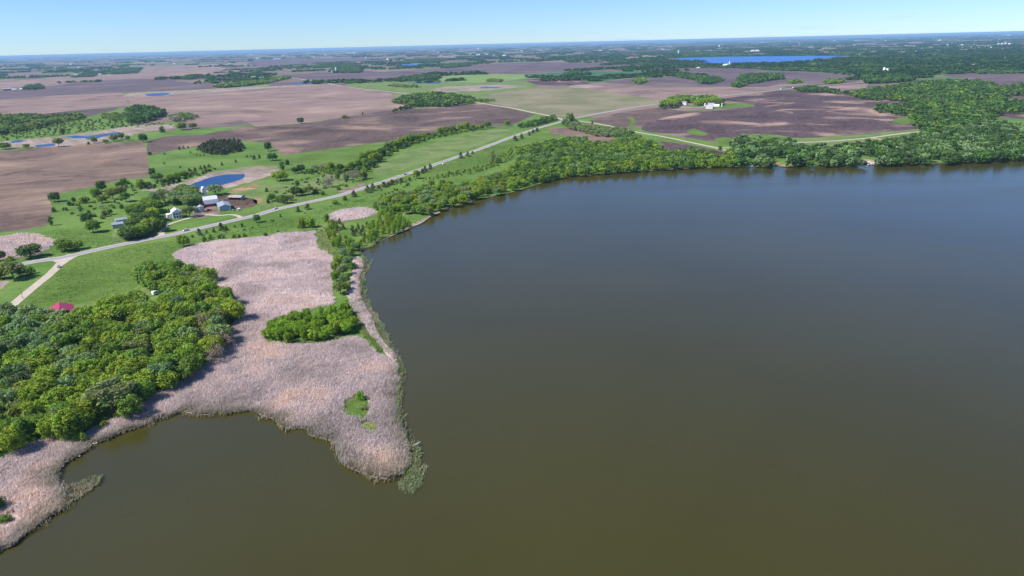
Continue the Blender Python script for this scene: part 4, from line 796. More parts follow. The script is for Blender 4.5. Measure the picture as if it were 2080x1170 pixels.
WOODS = [
 ('shore_wood', [(1046,340),(1062,300),(1105,292),(1152,282),(1190,282),(1203,292),(1243,292),(1262,278),(1285,276),(1335,294),(1345,310),(1412,306),(1462,317),(1495,303),(1505,330),(1500,335),(1415,337),(1290,345),(1200,351),(1150,355),(1100,366),(1050,378)], 6, 7.8, (3.8,6.0), (6,10.5), 'mid', MIX, 'wood of mixed green trees along the far shore'),
 ('shore_wood', [(1485,300),(1492,285),(1530,280),(1560,286),(1600,290),(1640,302),(1690,302),(1720,295),(1790,290),(1850,278),(1900,268),(1960,256),(2010,250),(2080,258),(2170,252),(2170,317),(2080,320),(2000,325),(1900,329),(1800,331),(1720,333),(1600,334),(1505,335)], 8, 10, (5,7.8), (8,14), 'mid', ['deep','darkest','wood','deep','silver','darkest','green'], 'tall wood along the right shore'),
 ('right_wood', [(1715,189),(1770,182),(1850,169),(1900,164),(1985,164),(2035,175),(2080,172),(2200,172),(2200,192),(2057,192),(2030,197),(2045,204),(2080,205),(2200,207),(2200,226),(2047,227),(2022,231),(2020,243),(1990,251),(1960,260),(1890,266),(1862,256),(1857,244),(1840,233),(1780,224),(1782,214),(1850,212),(1860,209),(1810,201),(1767,201)], 8, 16, (7,11.5), (8,14), 'low', ['wood','wood','deep','green','wood'], 'large wood filling the right side'),
 ('hedge_row', [(1143,254),(1165,241),(1180,256),(1215,260),(1283,265),(1287,271),(1245,277),(1215,275),(1165,263)], 5, 9, (4,6), (6,10), 'mid', ['green','grey','deep'], 'hedge of bushes beside the gravel road'),
 ('scrub', [(0,262),(60,262),(130,248),(200,242),(262,250),(340,250),(350,254),(280,256),(200,264),(100,277),(0,286)], 1.5, 17, (1.8,3.8), (1.5,4), 'bushy', ['green','olive','deep'], 'scattered scrub in the left valley'),
 ('scrub', [(205,392),(240,380),(290,384),(262,405),(240,430),(215,445),(160,440),(130,425),(160,405)], 1.5, 15, (1.4,3.4), (1.5,3.6), 'bushy', ['green','olive','grey'], 'scattered scrub left of the farm grove'),
 ('scrub', [(560,415),(600,400),(660,392),(700,380),(740,366),(745,345),(700,352),(660,352),(620,360),(580,375),(545,395)], 1.5, 15, (1.4,3.4), (1.4,3.4), 'bushy', ['green','olive','grey','twig'], 'scattered scrub in the rough pasture'),
 ('scrub', [(605,352),(650,340),(700,340),(740,325),(765,305),(830,285),(870,275),(960,258),(985,257),(960,266),(870,283),(800,308),(770,330),(750,347),(700,352),(650,354)], 2.5, 8.5, (2.2,4.4), (3,6.5), 'mid', ['green','deep','lime','wood'], 'undergrowth of the long tree line'),
 ('scrub', [(310,372),(340,362),(390,352),(440,340),(445,344),(395,358),(350,376),(300,384),(240,380)], 1.5, 9, (1.8,3.6), (2,4), 'bushy', ['green','deep','olive'], 'low scrub above the farm pond'),
 ('scrub', [(400,478),(450,470),(560,446),(640,424),(720,402),(800,376),(850,360),(845,366),(780,386),(700,412),(600,440),(500,470),(420,490)], 0.6, 13, (0.8,1.8), (0.8,2.0), 'bushy', ['green','olive','deep'], 'weedy bushes along the lower verge of the highway'),
 ('scrub', [(560,470),(600,455),(660,440),(700,450),(690,470),(640,475),(600,472)], 0.6, 9, (0.7,1.6), (0.7,1.5), 'bushy', ['green','olive','grey'], 'low scrub above the upper reed bed'),
 ('scrub', [(760,405),(850,370),(900,362),(980,348),(1040,325),(1062,300),(1040,300),(980,335),(900,352),(800,385),(745,410)], 1.0, 8.5, (1.4,3.0), (1.5,3.5), 'bushy', ['lime','green','green'], 'low bushes at the meadow edge of the shore belt'),
 ('field_row', [(1050,256),(1072,252),(1100,243),(1125,236),(1131,240),(1120,248),(1090,254),(1055,258)], 5, 9, (4,6), (6,10), 'mid', ['green','deep'], 'bushy tree row left of the crossroads'),
 ('farm_wood', [(1342,213),(1357,202),(1395,197),(1450,198),(1470,207),(1466,211),(1450,208),(1425,209),(1412,214),(1405,207),(1388,206),(1378,214),(1360,218),(1343,218)], 8, 13, (7,10), (11,16), 'mid', ['green','lime','deep'], 'dark grove around the white farm'),
 ('tree_row', [(1612,181),(1650,178),(1700,184),(1704,190),(1670,187),(1615,184)], 6, 15, (7,10), (9,14), 'low', ['wood','deep'], 'row of trees at the end of the dark field'),
 ('lake_wood', [(1240,126),(1300,121),(1372,125),(1400,129.5),(1480,133),(1540,133.5),(1600,132.5),(1655,126),(1700,118),(1800,110),(1880,107),(1960,107),(2080,112),(2200,112),(2200,146),(2050,148),(1980,149),(1990,126),(1972,121),(1962,132),(1905,136),(1905,149),(1870,151),(1735,151),(1730,147.5),(1650,144.5),(1560,142),(1540,138.5),(1400,136),(1300,131)], 5, 26, (12,20), (6,10), 'low', ['wood','wood','deep','deep'], 'broad wood around the bright blue far lake'),
 ('far_wood', [(1100,119),(1180,113),(1350,106.5),(1385,112),(1395,115.5),(1450,114),(1554,112.6),(1654,111.5),(1720,112),(1800,106.5),(1700,107),(1640,110.5),(1540,111),(1450,107.5),(1380,103),(1300,105),(1180,110)], 9, 45, (20,34), (9,15), 'low', ['wood','deep'], 'belt of woods behind the far lake'),
 ('grove', [(797,206),(812,199),(840,193.5),(882,190),(925,193),(963,201),(958,207),(900,214),(845,213),(802,207)], 9, 16, (8,12), (10,15), 'low', ['green','deep','lime'], 'dark grove on the far field'),
 ('grove', [(845,217),(820,222),(800,226),(810,221),(840,214),(870,213)], 5, 15, (6,9), (8,12), 'low', ['wood','deep'], 'tail of small trees below the far grove'),
 ('grove', [(965,203),(1005,203),(1012,205),(970,207)], 4, 14, (5,8), (6,9), 'low', ['green'], 'right tail of the far grove'),
 ('grove', [(1144,151),(1165,145),(1200,148.5),(1198,151),(1150,152.5)], 6, 18, (9,13), (9,13), 'low', ['wood','deep'], 'long grove in the young crop'),
 ('grove', [(1286,167),(1292,160),(1308,159),(1318,165),(1300,170)], 5, 18, (8,11), (9,13), 'low', ['green','grey'], 'pale small grove right of the young crop'),
 ('grove', [(1371,152),(1395,149),(1420,155),(1452,158),(1470,162),(1445,170),(1422,169),(1415,162),(1375,156)], 6, 17, (8,12), (9,14), 'low', ['wood','deep'], 'straggling grove left of the far farm road'),
 ('grove', [(1490,175),(1500,162),(1510,153),(1545,151),(1590,152),(1590,159),(1550,164),(1512,170),(1500,177)], 7, 17, (9,13), (10,15), 'low', ['deep','wood'], 'dark grove above the highway'),
 ('grove', [(1598,168),(1615,163),(1630,166),(1615,169)], 5, 17, (8,11), (8,12), 'low', ['green'], 'small grove beside the highway bend'),
 ('grove', [(1673,167),(1690,162),(1716,165),(1705,170),(1680,170)], 5, 17, (8,11), (8,12), 'low', ['green'], 'small pale grove above the highway'),
 ('grove', [(1755,158),(1770,153),(1820,152),(1862,158),(1850,163),(1800,167),(1760,168)], 8, 18, (10,14), (11,15), 'low', ['deep','wood'], 'dark grove in front of the red barn'),
 ('valley_wood', [(-80,240),(0,236),(40,234),(100,237),(160,232),(175,239),(130,247),(80,257),(60,264),(0,272),(-80,276)], 6, 14, (6,10), (8,13), 'low', ['green','olive','deep','lime'], 'wood at the left edge beyond the ponds'),
 ('valley_wood', [(260,224),(276,218),(300,219),(335,226),(333,234),(310,240),(282,248),(262,249),(258,240)], 9, 13, (7,11), (11,17), 'low', ['deep','wood','wood'], 'tall dark clump beyond the left ponds'),
 ('valley_wood', [(206,233),(260,231),(262,240),(232,245),(210,240)], 5, 13, (5,8), (6,10), 'low', ['green','olive'], 'low scrub left of the tall dark clump'),
 ('valley_wood', [(340,235),(380,232),(402,236),(390,242),(352,247)], 4, 13, (5,8), (6,10), 'low', ['green','grey'], 'scrub right of the tall dark clump'),
 ('cedar_plantation', [(403,303),(425,289),(480,286),(497,296),(490,305),(450,312),(420,311)], 5, 7, (3.2,4.4), (8,11), 'conem', ['cedar','cedar','deep'], 'block of dark planted cedars on the green slope'),
 ('grove', [(795,163.5),(815,158),(850,154),(893,154),(893,159),(850,163),(812,165)], 6, 18, (9,13), (9,13), 'low', ['deep','wood'], 'dark grove above the narrow pool'),
 ('grove', [(788,174),(800,171),(840,173),(855,177),(820,177)], 4, 16, (6,9), (5,7), 'low', ['green','olive'], 'low willow row below the dark grove'),
 ('grove', [(985,165),(995,161),(1020,162),(1018,166)], 4, 16, (8,11), (6,8), 'low', ['olive'], 'small clump on the bright hay field'),
 ('grove', [(668,146),(680,138),(720,134),(735,143),(730,147),(690,147)], 7, 22, (11,16), (11,16), 'low', ['deep','wood'], 'grove around the far silo farm'),
 ('grove', [(627,136),(660,129),(720,130),(720,134),(660,137)], 5, 22, (11,16), (9,13), 'low', ['deep','wood'], 'wood strip behind the far silo farm'),
 ('grove', [(433,177),(445,173),(480,168),(530,163),(560,158),(585,155),(588,158),(540,169),(500,174),(450,178)], 6, 20, (10,14), (9,14), 'low', ['deep','green','olive'], 'long grove around the far left farm'),
 ('grove', [(370,160),(378,155),(395,152),(400,158),(385,161)], 6, 18, (9,12), (9,13), 'low', ['wood','deep'], 'round far grove in the mauve field'),
 ('grove', [(48,181),(52,175),(80,172),(90,178),(70,181)], 6, 19, (9,13), (9,13), 'low', ['deep','wood'], 'grove right of the far red barn at left'),
 ('grove', [(145,157),(160,152),(192,146),(200,150),(190,155)], 5, 24, (12,17), (9,13), 'low', ['deep','wood'], 'far grove left of the pale road'),
 ('grove', [(222,150),(230,142),(262,138),(290,138),(280,146),(240,150)], 5, 24, (12,17), (10,14), 'low', ['deep','wood'], 'far grove right of the pale road'),
 ('grove', [(892,137),(905,131),(955,128),(957,133),(930,136),(900,138)], 6, 26, (13,18), (10,15), 'low', ['deep','wood'], 'wood right of the far pond'),
 ('grove', [(815,128.5),(825,121.5),(900,119),(905,124),(880,127),(840,127.5)], 5, 28, (13,19), (10,15), 'low', ['wood','deep'], 'wood behind the far pond'),
]
TRACED = [f[1] for f in FIELDS] + [p[0] for p in PONDS]
for nm, poly, ch, gap, rad, hgt, lod, cols, lab in WOODS:
    rg = R_(len(lab) + 500 + int(poly[0][0])) 
    if np.mean(np.array(canopy(poly, 0))[:, 1]) > 2500: lod = 'far'
    mass(nm, fill(canopy(poly, ch * 0.55), gap, rg), rad, hgt, lod, cols, lab, rg)

# scattered far woods and shelter belts out to the horizon
rg = R_(5); CL = LOD['low']
blob = [crown(R_(200 + i), lobes=4, per=4, leaf=0.80, shape='round', tone=0.25, tri=True) for i in range(5)]
Vs = []; Fs = []; Ts = []; off = 0
def far_patch(cx, cy, la, lb, ang, gap, rad, h):
    global off
    n = max(2, int(la * lb / (gap * gap))); n = min(n, 40)
    for _ in range(n):
        a = rg.uniform(-0.5, 0.5) * la; b = rg.uniform(-0.5, 0.5) * lb
        X = cx + math.cos(ang)*a - math.sin(ang)*b; Y = cy + math.sin(ang)*a + math.cos(ang)*b
        V, F, T = blob[rg.integers(5)]; r = rg.uniform(*rad); hh = rg.uniform(0.7, 1.15) * h / 1.95
        W = np.stack([V[:, 0]*r + X, V[:, 1]*r + Y, V[:, 2]*hh + LAND], 1)
        c = np.array(COLS[('wood', 'deep', 'wood', 'deep')[rg.integers(4)]]) * rg.uniform(0.7, 1.2)
        Vs.append(W); Fs.append(F + off); Ts.append(T * c); off += len(V)
cnt = 0
for _ in range(12000):
    D = math.exp(rg.uniform(math.log(2600), math.log(52000))); X = rg.uniform(-0.9, 0.9) * D
    x, y = photo_xy(X, D, LAND)
    if y > 170: continue
    right = X / D
    keep = 0.23 + 0.55 * max(0, min(1, (right + 0.25) / 0.6)) + (0.12 if D > 9000 else 0)
    if rg.random() > keep: continue
    if inside([(x, y)], CORRIDOR)[0] or any(inside([(x, y)], p)[0] for p in TRACED) or any(inside([(x, y)], w[1])[0] for w in WOODS[:10]): continue
    ang = 0.44 + (math.pi/2 if rg.random() < 0.35 else 0) + rg.uniform(-0.1, 0.1)
    f = max(1.0, D / 9000)
    far_patch(X, D, rg.uniform(70, 420) * f ** 0.7, rg.uniform(25, 90) * f ** 0.7, ang, 24 * f, (11 * f ** 0.9, 18 * f ** 0.9), rg.uniform(10, 16)); cnt += 1
    if cnt > 3000: break
ob = link('distant_woods', np_mesh('distant_woods', np.concatenate(Vs), np.concatenate(Fs), np.concatenate(Ts)), M['leaf_mass']); ob['kind'] = 'stuff'
ob['label'] = 'scattered dark woods and shelter belts fading to the horizon'

# ================================================================== REEDS
def shrink(P, k):
    c_ = np.mean(np.array(P), 0); return [tuple(c_ + (np.array(p) - c_) * k) for p in P]
def reeds(name, poly_world, gap, h, label, pal, seed, blades=7, edge_green=0.0, z=LAND, width=0.10, keep=1.0, cut=None, lean=0.36):
    """dead standing reeds: tufts of thin blades"""
    r = R_(seed); poly_world = rough_poly(poly_world, 5, 1.6 if gap < 1.3 else 3.2); P = fill(poly_world, gap, r)
    if cut is not None:
        for c in cut: P = P[~inside(P, c)]
    if keep < 1: P = P[r.random(len(P)) < keep * (0.4 + 1.2 * vnoise(P, 6, seed))]
    n = len(P); B = np.repeat(P, blades, 0) + r.normal(0, gap * 0.33, (n * blades, 2)); m = len(B)
    clump = 0.75 + 0.5 * vnoise(B, 5, seed + 1)
    hh = h * clump * r.uniform(0.65, 1.15, m)
    wind = np.array([0.55, -0.15]); ln = (r.normal(0, lean, (m, 2)) + wind * 0.3) * hh[:, None]
    t = r.uniform(0, math.pi, m); w = width * r.uniform(0.6, 1.5, m); dx = np.stack([np.cos(t)*w, np.sin(t)*w], 1)
    base0 = np.concatenate([B - dx, np.full((m, 1), z - 0.05)], 1); base1 = np.concatenate([B + dx, np.full((m, 1), z - 0.05)], 1)
    mid1 = np.concatenate([B + dx*0.9 + ln*0.35, (z + hh*0.72)[:, None]], 1); mid0 = np.concatenate([B - dx*0.9 + ln*0.35, (z + hh*0.72)[:, None]], 1)
    top0 = np.concatenate([B + ln, (z + hh * 1.05)[:, None]], 1)
    V = np.stack([base0, base1, mid1, mid0, top0], 1).reshape(-1, 3); i = np.arange(m)[:, None] * 5
    F = np.concatenate([i + np.array([0, 1, 2]), i + np.array([0, 2, 3]), i + np.array([3, 2, 4])], 0)
    a = vnoise(B, 26, seed + 2) * 0.65 + vnoise(B, 9, seed + 3) * 0.35; pal = np.array(pal) * (np.array(DRY) if name == 'reeds' else 1.0)
    k = np.clip((a - 0.22) / 0.56, 0, 0.999) * (len(pal) - 1); i0 = k.astype(int); f = (k - i0)[:, None]
    C = pal[i0] * (1 - f) + pal[i0 + 1] * f
    C = C * r.uniform(0.78, 1.25, (m, 1))
    if edge_green:
        s = np.array(sh); d = np.full(m, 1e9)
        for j in range(0, len(s), 2): d = np.minimum(d, np.hypot(B[:, 0] - s[j, 0], B[:, 1] - s[j, 1]))
        e = np.clip(1 - d / (edge_green * (0.4 + 1.2 * vnoise(B, 12, seed + 4))), 0, 1)[:, None] * (0.35 + 0.6 * vnoise(B, 4, seed + 5))[:, None]
        C = C * (1 - e) + np.array([0.185, 0.185, 0.085]) * e
    T = np.repeat(C, 5, 0)
    o = link(name, np_mesh(name, V, F, T), M['reed']); o['kind'] = 'stuff'; o['label'] = label
    return o
DRY = (1.10, 1.085, 1.05)          # straw tint of weathered reeds
PINK = [(0.55,0.47,0.46),(0.66,0.57,0.56),(0.69,0.60,0.595),(0.76,0.66,0.635),(0.70,0.59,0.55)]
PINK2 = [(0.50,0.435,0.42),(0.58,0.50,0.485),(0.63,0.545,0.535),(0.70,0.59,0.555),(0.73,0.60,0.53)]
R1 = [(350,520),(366,508),(400,497),(450,489),(500,484),(520,483),(570,475),(638,471),(643,490),(644,505),(676,520),(673,560),(678,618),(640,625),(600,640),(560,645),(520,668),(490,648),(478,625),(455,600),(438,575),(420,560),(400,550),(365,533)]
R2 = [(488,645),(520,662),(560,645),(545,665),(534,690),(545,698),(600,701),(660,699),(695,690),(720,686),(742,692),(770,722),(797,735),(808,760),(806,806),(808,837),(814,860),(824,893),(831,915),(831,940),(820,957),(806,966),(785,973),(754,969),(727,958),(696,943),(686,928),(682,909),(665,893),(632,885),(624,871),(588,869),(566,864),(558,852),(531,844),(515,833),(480,836),(440,840),(400,843),(372,836),(330,848),(300,860),(270,870),(243,878),(224,889),(205,896),(184,901),(181,911),(161,923),(136,938),(121,952),(118,963),(115,982),(125,990),(137,1004),(139,1018),(129,1033),(102,1048),(78,1065),(52,1084),(28,1107),(0,1116),(-80,1150),(-80,960),(0,936),(60,907),(110,888),(150,896),(200,868),(232,852),(300,815),(330,798),(380,765),(420,742),(452,712),(470,692),(468,668)]
GP = [(690,835),(700,815),(722,800),(742,803),(752,820),(748,845),(735,858),(712,850)]; YP = [(725,862),(745,852),(762,860),(765,880),(755,888),(738,876)]
gpw = gs(GP); ypw = gs(YP)
sheet('reed_bed', smooth_poly(rough_poly(gs(R1, LAND+0.06), 8, 1.8), 2, 0.4), LAND + 0.06, M['reedbase'], label='pale litter under the upper reed bed')
sheet('reed_bed', smooth_poly(gs(R2, LAND+0.04), 2, 0.2), LAND + 0.04, M['reedbase'], label='pale litter under the reeds of the point')
sheet('meadow', rough_poly(shrink(gpw, 0.9), 3, 1.0), LAND + 0.08, M['grass'], label='green grass patch among the reeds of the point')
sheet('meadow', rough_poly(shrink(ypw, 0.9), 3, 1.0), LAND + 0.09, M['rough'], label='yellowish grass patch among the reeds of the point')
w2w = gs(W2)
reeds('reeds', gs(R1), 1.0, 1.45, 'upper bed of pale pinkish dead reeds', PINK, 31, 7, 0.0, width=0.10, cut=[shrink(w2w, 0.93)])
reeds('reeds', gs(R2), 0.85, 1.75, 'bed of pinkish dead reeds covering the point', PINK2, 32, 8, 9.0, width=0.085, cut=[w2w, rough_poly(shrink(gpw, 0.95), 2.5, 1.6), rough_poly(shrink(ypw, 0.9), 2.5, 1.4), gs([(0,1050),(30,1040),(45,1050),(20,1070),(-20,1075)])])
reeds('reeds', gs([(715,556),(717,530),(727,522),(735,530),(735,546),(727,566),(731,600),(740,622),(754,650),(764,674),(776,694),(795,714),(803,732),(795,730),(780,714),(760,688),(740,662),(720,634),(710,610),(708,592),(714,575)]), 1.0, 1.3, 'pinkish dead reeds lining the outer side of the point', PINK, 33, 6, 5.0, width=0.12)
reeds('reeds', gs([(666,437),(675,432),(707,425),(732,422),(752,425),(765,432),(752,440),(720,446),(695,451),(675,451)]), 1.6, 1.5, 'dead reeds in the hollow above the saplings', PINK, 34, 6, 0, width=0.18)
reeds('reeds', gs([(-40,484),(0,482),(37,475),(82,477),(109,487),(107,499),(87,512),(60,521),(20,526),(-40,532)]), 1.6, 1.5, 'dead reeds above the road at the left edge', PINK2, 35, 6, 0, width=0.18)
FRINGE = [(746,548),(757,526),(750,537),(740,560),(743,600),(752,620),(768,645),(789,690),(813,728),(822,748),(818,790),(818,808),(820,862),(836,898),(850,903),(856,915),(858,960),(850,995),(840,1003),(826,1002),(806,984),(822,968),(838,945),(840,915),(830,893),(819,860),(813,837),(811,806),(815,760),(808,730),(796,708),(778,690),(766,671),(757,648),(742,622),(734,602),(733,580),(731,562),(738,547)]
GREEN = [(0.20,0.26,0.12),(0.27,0.33,0.16),(0.34,0.38,0.19),(0.46,0.45,0.27)]
reeds('emergent_rushes', gs(FRINGE, 0.0), 0.85, 1.0, 'green rushes standing in the water along the point', GREEN, 36, 6, 0, z=0.0, width=0.10, keep=0.9)
reeds('emergent_rushes', gs([(812,975),(840,945),(858,920),(862,965),(850,1003),(828,1008),(806,988)], 0.0), 1.0, 1.0, 'sparse rushes fading into the lake off the tip', GREEN, 37, 5, 0, z=0.0, width=0.07, keep=0.6)
reeds('emergent_rushes', gs([(126,990),(150,985),(171,974),(192,966),(212,968),(203,982),(180,1002),(150,1019),(136,1028),(136,1006)], 0.0), 0.8, 1.3, 'ragged rushes on the small spit at lower left', [GREEN[0], GREEN[1], (0.42,0.36,0.25), GREEN[2], (0.55,0.46,0.36)], 38, 6, 0, z=0.0, width=0.10, keep=0.8)
def edge_reeds(name, i0, i1, lo, hi, h, label, pal, seed, step=0.55, per=9, width=0.11, z=0.0, keep=0.8):
    """clumps of reeds that make the water's edge ragged, along the shore line from point i0 to i1"""
    r = R_(seed); S = np.array(sh[i0:i1]); P = []
    for a, b in zip(S[:-1], S[1:]):
        d = b - a; L_ = np.linalg.norm(d); nrm = np.array([d[1], -d[0]]) / max(L_, 1e-6)
        for k in range(max(1, int(L_ / step))):
            q = a + d * r.random(); out_ = lo + (hi - lo) * vnoise([q], 4.5, seed)[0] ** 1.6
            for _ in range(per):
                P.append(q + nrm * r.uniform(-1.6, out_))
    P = np.array(P); P = P[r.random(len(P)) < keep]
    return P
def shore_index(x, y): 
    q = np.array(g(x, y, 0.1)); return int(np.argmin(np.hypot(*(np.array(sh) - q).T)))
def reed_points(name, B, h, label, pal, seed, z=0.0, width=0.11, lean=0.35):
    r = R_(seed); m = len(B); hh = h * (0.6 + 0.8 * vnoise(B, 3, seed + 1)) * r.uniform(0.65, 1.15, m); ln = r.normal(0, lean, (m, 2)) * hh[:, None]
    t = r.uniform(0, math.pi, m); w = width * r.uniform(0.6, 1.5, m); dx = np.stack([np.cos(t)*w, np.sin(t)*w], 1); zz = lambda v: np.full((m, 1), v)
    V = np.stack([np.concatenate([B - dx, zz(z - 0.2)], 1), np.concatenate([B + dx, zz(z - 0.2)], 1), np.concatenate([B + dx*0.9 + ln*0.35, (z + hh*0.7)[:, None]], 1), np.concatenate([B - dx*0.9 + ln*0.35, (z + hh*0.7)[:, None]], 1), np.concatenate([B - dx*1.1 + ln, (z + hh)[:, None]], 1), np.concatenate([B + dx*1.1 + ln, (z + hh)[:, None]], 1)], 1).reshape(-1, 3)
    i = np.arange(m)[:, None] * 6; F = np.concatenate([i + np.array([0, 1, 2, 3]), i + np.array([3, 2, 5, 4])], 0); pal = np.array(pal)
    k = np.clip(vnoise(B, 3.2, seed + 2) * 0.7 + r.random(m) * 0.3, 0, 0.999) * (len(pal) - 1); i0 = k.astype(int); f = (k - i0)[:, None]
    C = (pal[i0] * (1 - f) + pal[i0 + 1] * f) * r.uniform(0.75, 1.25, (m, 1)); T = np.repeat(C, 6, 0)
    o = link(name, np_mesh(name, V, F, T), M['reed']); o['kind'] = 'stuff'; o['label'] = label
EDGE = [(0.14,0.15,0.065),(0.24,0.23,0.12),(0.42,0.35,0.24),(0.20,0.21,0.10),(0.55,0.46,0.36)]
i0, i1, i2 = 0, shore_index(823,960), shore_index(738,520)
reed_points('reeds', edge_reeds('', i0, i1, 0.3, 4.2, 1.5, '', EDGE, 51), 1.5, 'ragged olive green reed fringe along the sheltered bay', EDGE, 51)
reed_points('reeds', edge_reeds('', i1, i2, 0.5, 3.0, 1.3, '', EDGE, 52, per=6), 1.3, 'ragged tan and green reed fringe along the outer shore of the point', EDGE, 52)
i3 = shore_index(1040,391)
reed_points('reeds', edge_reeds('', i2, i3, 0.0, 1.6, 1.0, '', EDGE, 53, per=5), 1.0, 'thin tan reed fringe along the curving shore', EDGE[1:], 53, width=0.16)
TURF = [(0.09,0.17,0.025),(0.13,0.21,0.04),(0.17,0.24,0.05),(0.24,0.26,0.09)]
reeds('meadow_weeds', gs([(40,630),(125,548),(150,532),(200,518),(300,497),(365,488),(398,490),(362,510),(350,522),(330,542),(285,572),(255,590),(150,616),(60,636)]), 2.6, 0.5, 'weeds and taller tufts in the mown meadow', TURF, 61, 5, 0, width=0.20, keep=0.55)
reeds('meadow_weeds', gs([(400,489),(440,476),(520,460),(600,440),(700,412),(760,398),(740,412),(668,428),(640,455),(560,474),(450,486)]), 2.4, 0.55, 'weeds and taller tufts on the bank below the highway', TURF, 62, 5, 0, width=0.20, keep=0.55)
reeds('meadow_weeds', gs([(760,372),(845,345),(985,302),(1060,280),(1000,335),(930,358),(850,362),(760,390)]), 3.5, 0.6, 'weeds and taller tufts in the meadow above the shore', TURF, 63, 4, 0, width=0.3, keep=0.5)
reeds('meadow_weeds', gs([(110,470),(180,470),(230,480),(320,478),(225,498),(140,514),(110,512),(112,490)]), 2.6, 0.55, 'weeds and taller tufts on the slope above the highway', TURF, 64, 5, 0, width=0.2, keep=0.55)
# green weeds on the grass patches and along meadow edges
WEED = [(0.11,0.19,0.03),(0.16,0.26,0.045),(0.21,0.30,0.07),(0.30,0.33,0.12)]
reeds('tall_grass', shrink(gpw, 1.12), 1.1, 0.5, 'tall green grass on the patch of the point', WEED[1:] + [(0.36,0.36,0.17)], 39, 5, 0, width=0.12, keep=0.85)
reeds('tall_grass', shrink(ypw, 1.1), 1.0, 0.6, 'yellowish grass on the small patch of the point', [(0.30,0.30,0.10),(0.46,0.40,0.18),(0.56,0.46,0.24)], 44, 5, 0, width=0.12, keep=0.8)
reeds('tall_grass', gs([(0,915),(40,905),(90,893),(112,889),(60,907),(0,936),(-60,955),(-60,930)]), 0.9, 0.9, 'green grass between wood and reeds at lower left', WEED, 40, 6, 0, width=0.14)
reeds('tall_grass', gs([(700,612),(720,605),(732,640),(760,685),(778,712),(775,722),(755,700),(735,672),(722,650)]), 1.0, 0.9, 'yellow green grass beside the grove on the point', WEED[1:] + [(0.42,0.38,0.17)], 41, 6, 0, width=0.14)
reeds('tall_grass', gs([(640,472),(668,460),(700,500),(735,508),(712,522),(676,522),(644,506)]), 1.5, 0.9, 'rough grass between reeds and saplings', WEED[1:] + [(0.40,0.36,0.19)], 42, 5, 0, width=0.16, keep=0.8)
reeds('tall_grass', gs([(536,690),(545,697),(600,702),(660,698),(700,690),(690,680),(640,692),(580,694)]), 0.9, 0.9, 'green grass fringe in front of the grove', WEED[1:] + [(0.36,0.33,0.18)], 43, 5, 0, width=0.13, keep=0.8)

# ================================================================== BUILDINGS
def panel(a, b, y0, y1, t=0.14):
    """a roof slab between profile points a and b (x,z), running along y"""
    (x0, z0), (x1, z1) = a, b; d = Vector((x1-x0, 0, z1-z0)).normalized(); nn = Vector((-d.z, 0, d.x))
    if nn.z < 0: nn = -nn
    o = nn * t
    return [(x0, z0), (x1, z1), (x1 + o.x, z1 + o.z), (x0 + o.x, z0 + o.z)]
def building(name, label, cat, loc, rz, w, l, h, rise, wall, roof, group=None, gambrel=False, over=0.4, arch=False):
    """ridge along local y; returns the Empty at its foot"""
    t = thing(name, label, cat, (loc[0], loc[1], LAND), rz, group)
    if arch:
        prof = [(w/2*math.cos(math.pi*i/12), h*0.4 + (h*0.6)*math.sin(math.pi*i/12)) for i in range(13)]
        top = prof
    elif gambrel: top = [(w/2, h), (w*0.40, h + rise*0.5), (0, h + rise), (-w*0.40, h + rise*0.5), (-w/2, h)]
    else: top = [(w/2, h), (0, h + rise), (-w/2, h)]
    MB().prism([(-w/2, -0.3), (w/2, -0.3)] + top, -l/2, l/2).build('wall', wall, t)
    if arch:
        m = MB()
        for a, b in zip(top[:-1], top[1:]): m.prism(panel(a, b, 0, 0), -l/2 - 0.05, l/2 + 0.05)
        m.build('roof', roof, t); return t
    ext = list(top)
    (x0, z0), (x1, z1) = top[0], top[1]; k = over / abs(x0 - x1)
    ext[0] = (x0 + (x0 - x1)*k, z0 + (z0 - z1)*k); (x0, z0), (x1, z1) = top[-1], top[-2]; ext[-1] = (x0 + (x0-x1)*k, z0 + (z0-z1)*k)
    for a, b in zip(ext[:-1], ext[1:]):
        a2 = (a[0], a[1] + 0.02); b2 = (b[0], b[1] + 0.02)
        MB().prism(panel(a2, b2, 0, 0), -l/2 - over, l/2 + over).build('roof_panel', roof, t)
    return t
def front_frame(fl, fr, depth, ridge_away=True):
    a = Vector(g(*fl)); b = Vector(g(*fr)); d = (b - a); w = d.length; d.normalize(); nrm = Vector((-d.y, d.x))
    c = (a + b)/2 + nrm * depth/2; ang = math.atan2(d.y, d.x)
    return (c, ang, w) if ridge_away else (c, ang - math.pi/2, w)
def opening(t, name, mat, x0, x1, z0, z1, y, out=-1, d=0.08):
    """a door or window set proud of the wall at local y"""
    return MB().box(x0, x1, min(y, y + out*d), max(y, y + out*d), z0, z1).build(name, mat, t)

# --- white farmhouse
c, a, w = front_frame((352.0,444.6), (370.5,442.0), 11)
t = building('farmhouse', 'white two storey farmhouse with two rows of dark windows beside the grove', 'house', c, a, w, 11, 6.4, 2.5, M['white'], M['white_roof'])
for r, (z0, z1) in enumerate(((0.9, 2.5), (3.6, 5.2))):
    for q in (-1, 0, 1):
        if r == 0 and q == 0: 
            opening(t, 'door', M['dark'], -0.65, 0.65, 0.2, 2.5, -5.5); continue
        f = opening(t, 'window', M['white'], q*w*0.31 - 1.0, q*w*0.31 + 1.0, z0 - 0.1, z1 + 0.1, -5.5)
        MB().box(q*w*0.31 - 0.82, q*w*0.31 + 0.82, -5.62, -5.585, z0, z1).build('pane', M['glass'], f)
MB().box(-1.5, 1.5, -7.2, -5.6, -0.2, 0.18).build('porch_step', M['concrete'], t)
MB().box(w/2 - 1.2, w/2 - 0.5, 1, 1.7, 6.2, 9.0).build('chimney', M['stone'], t)
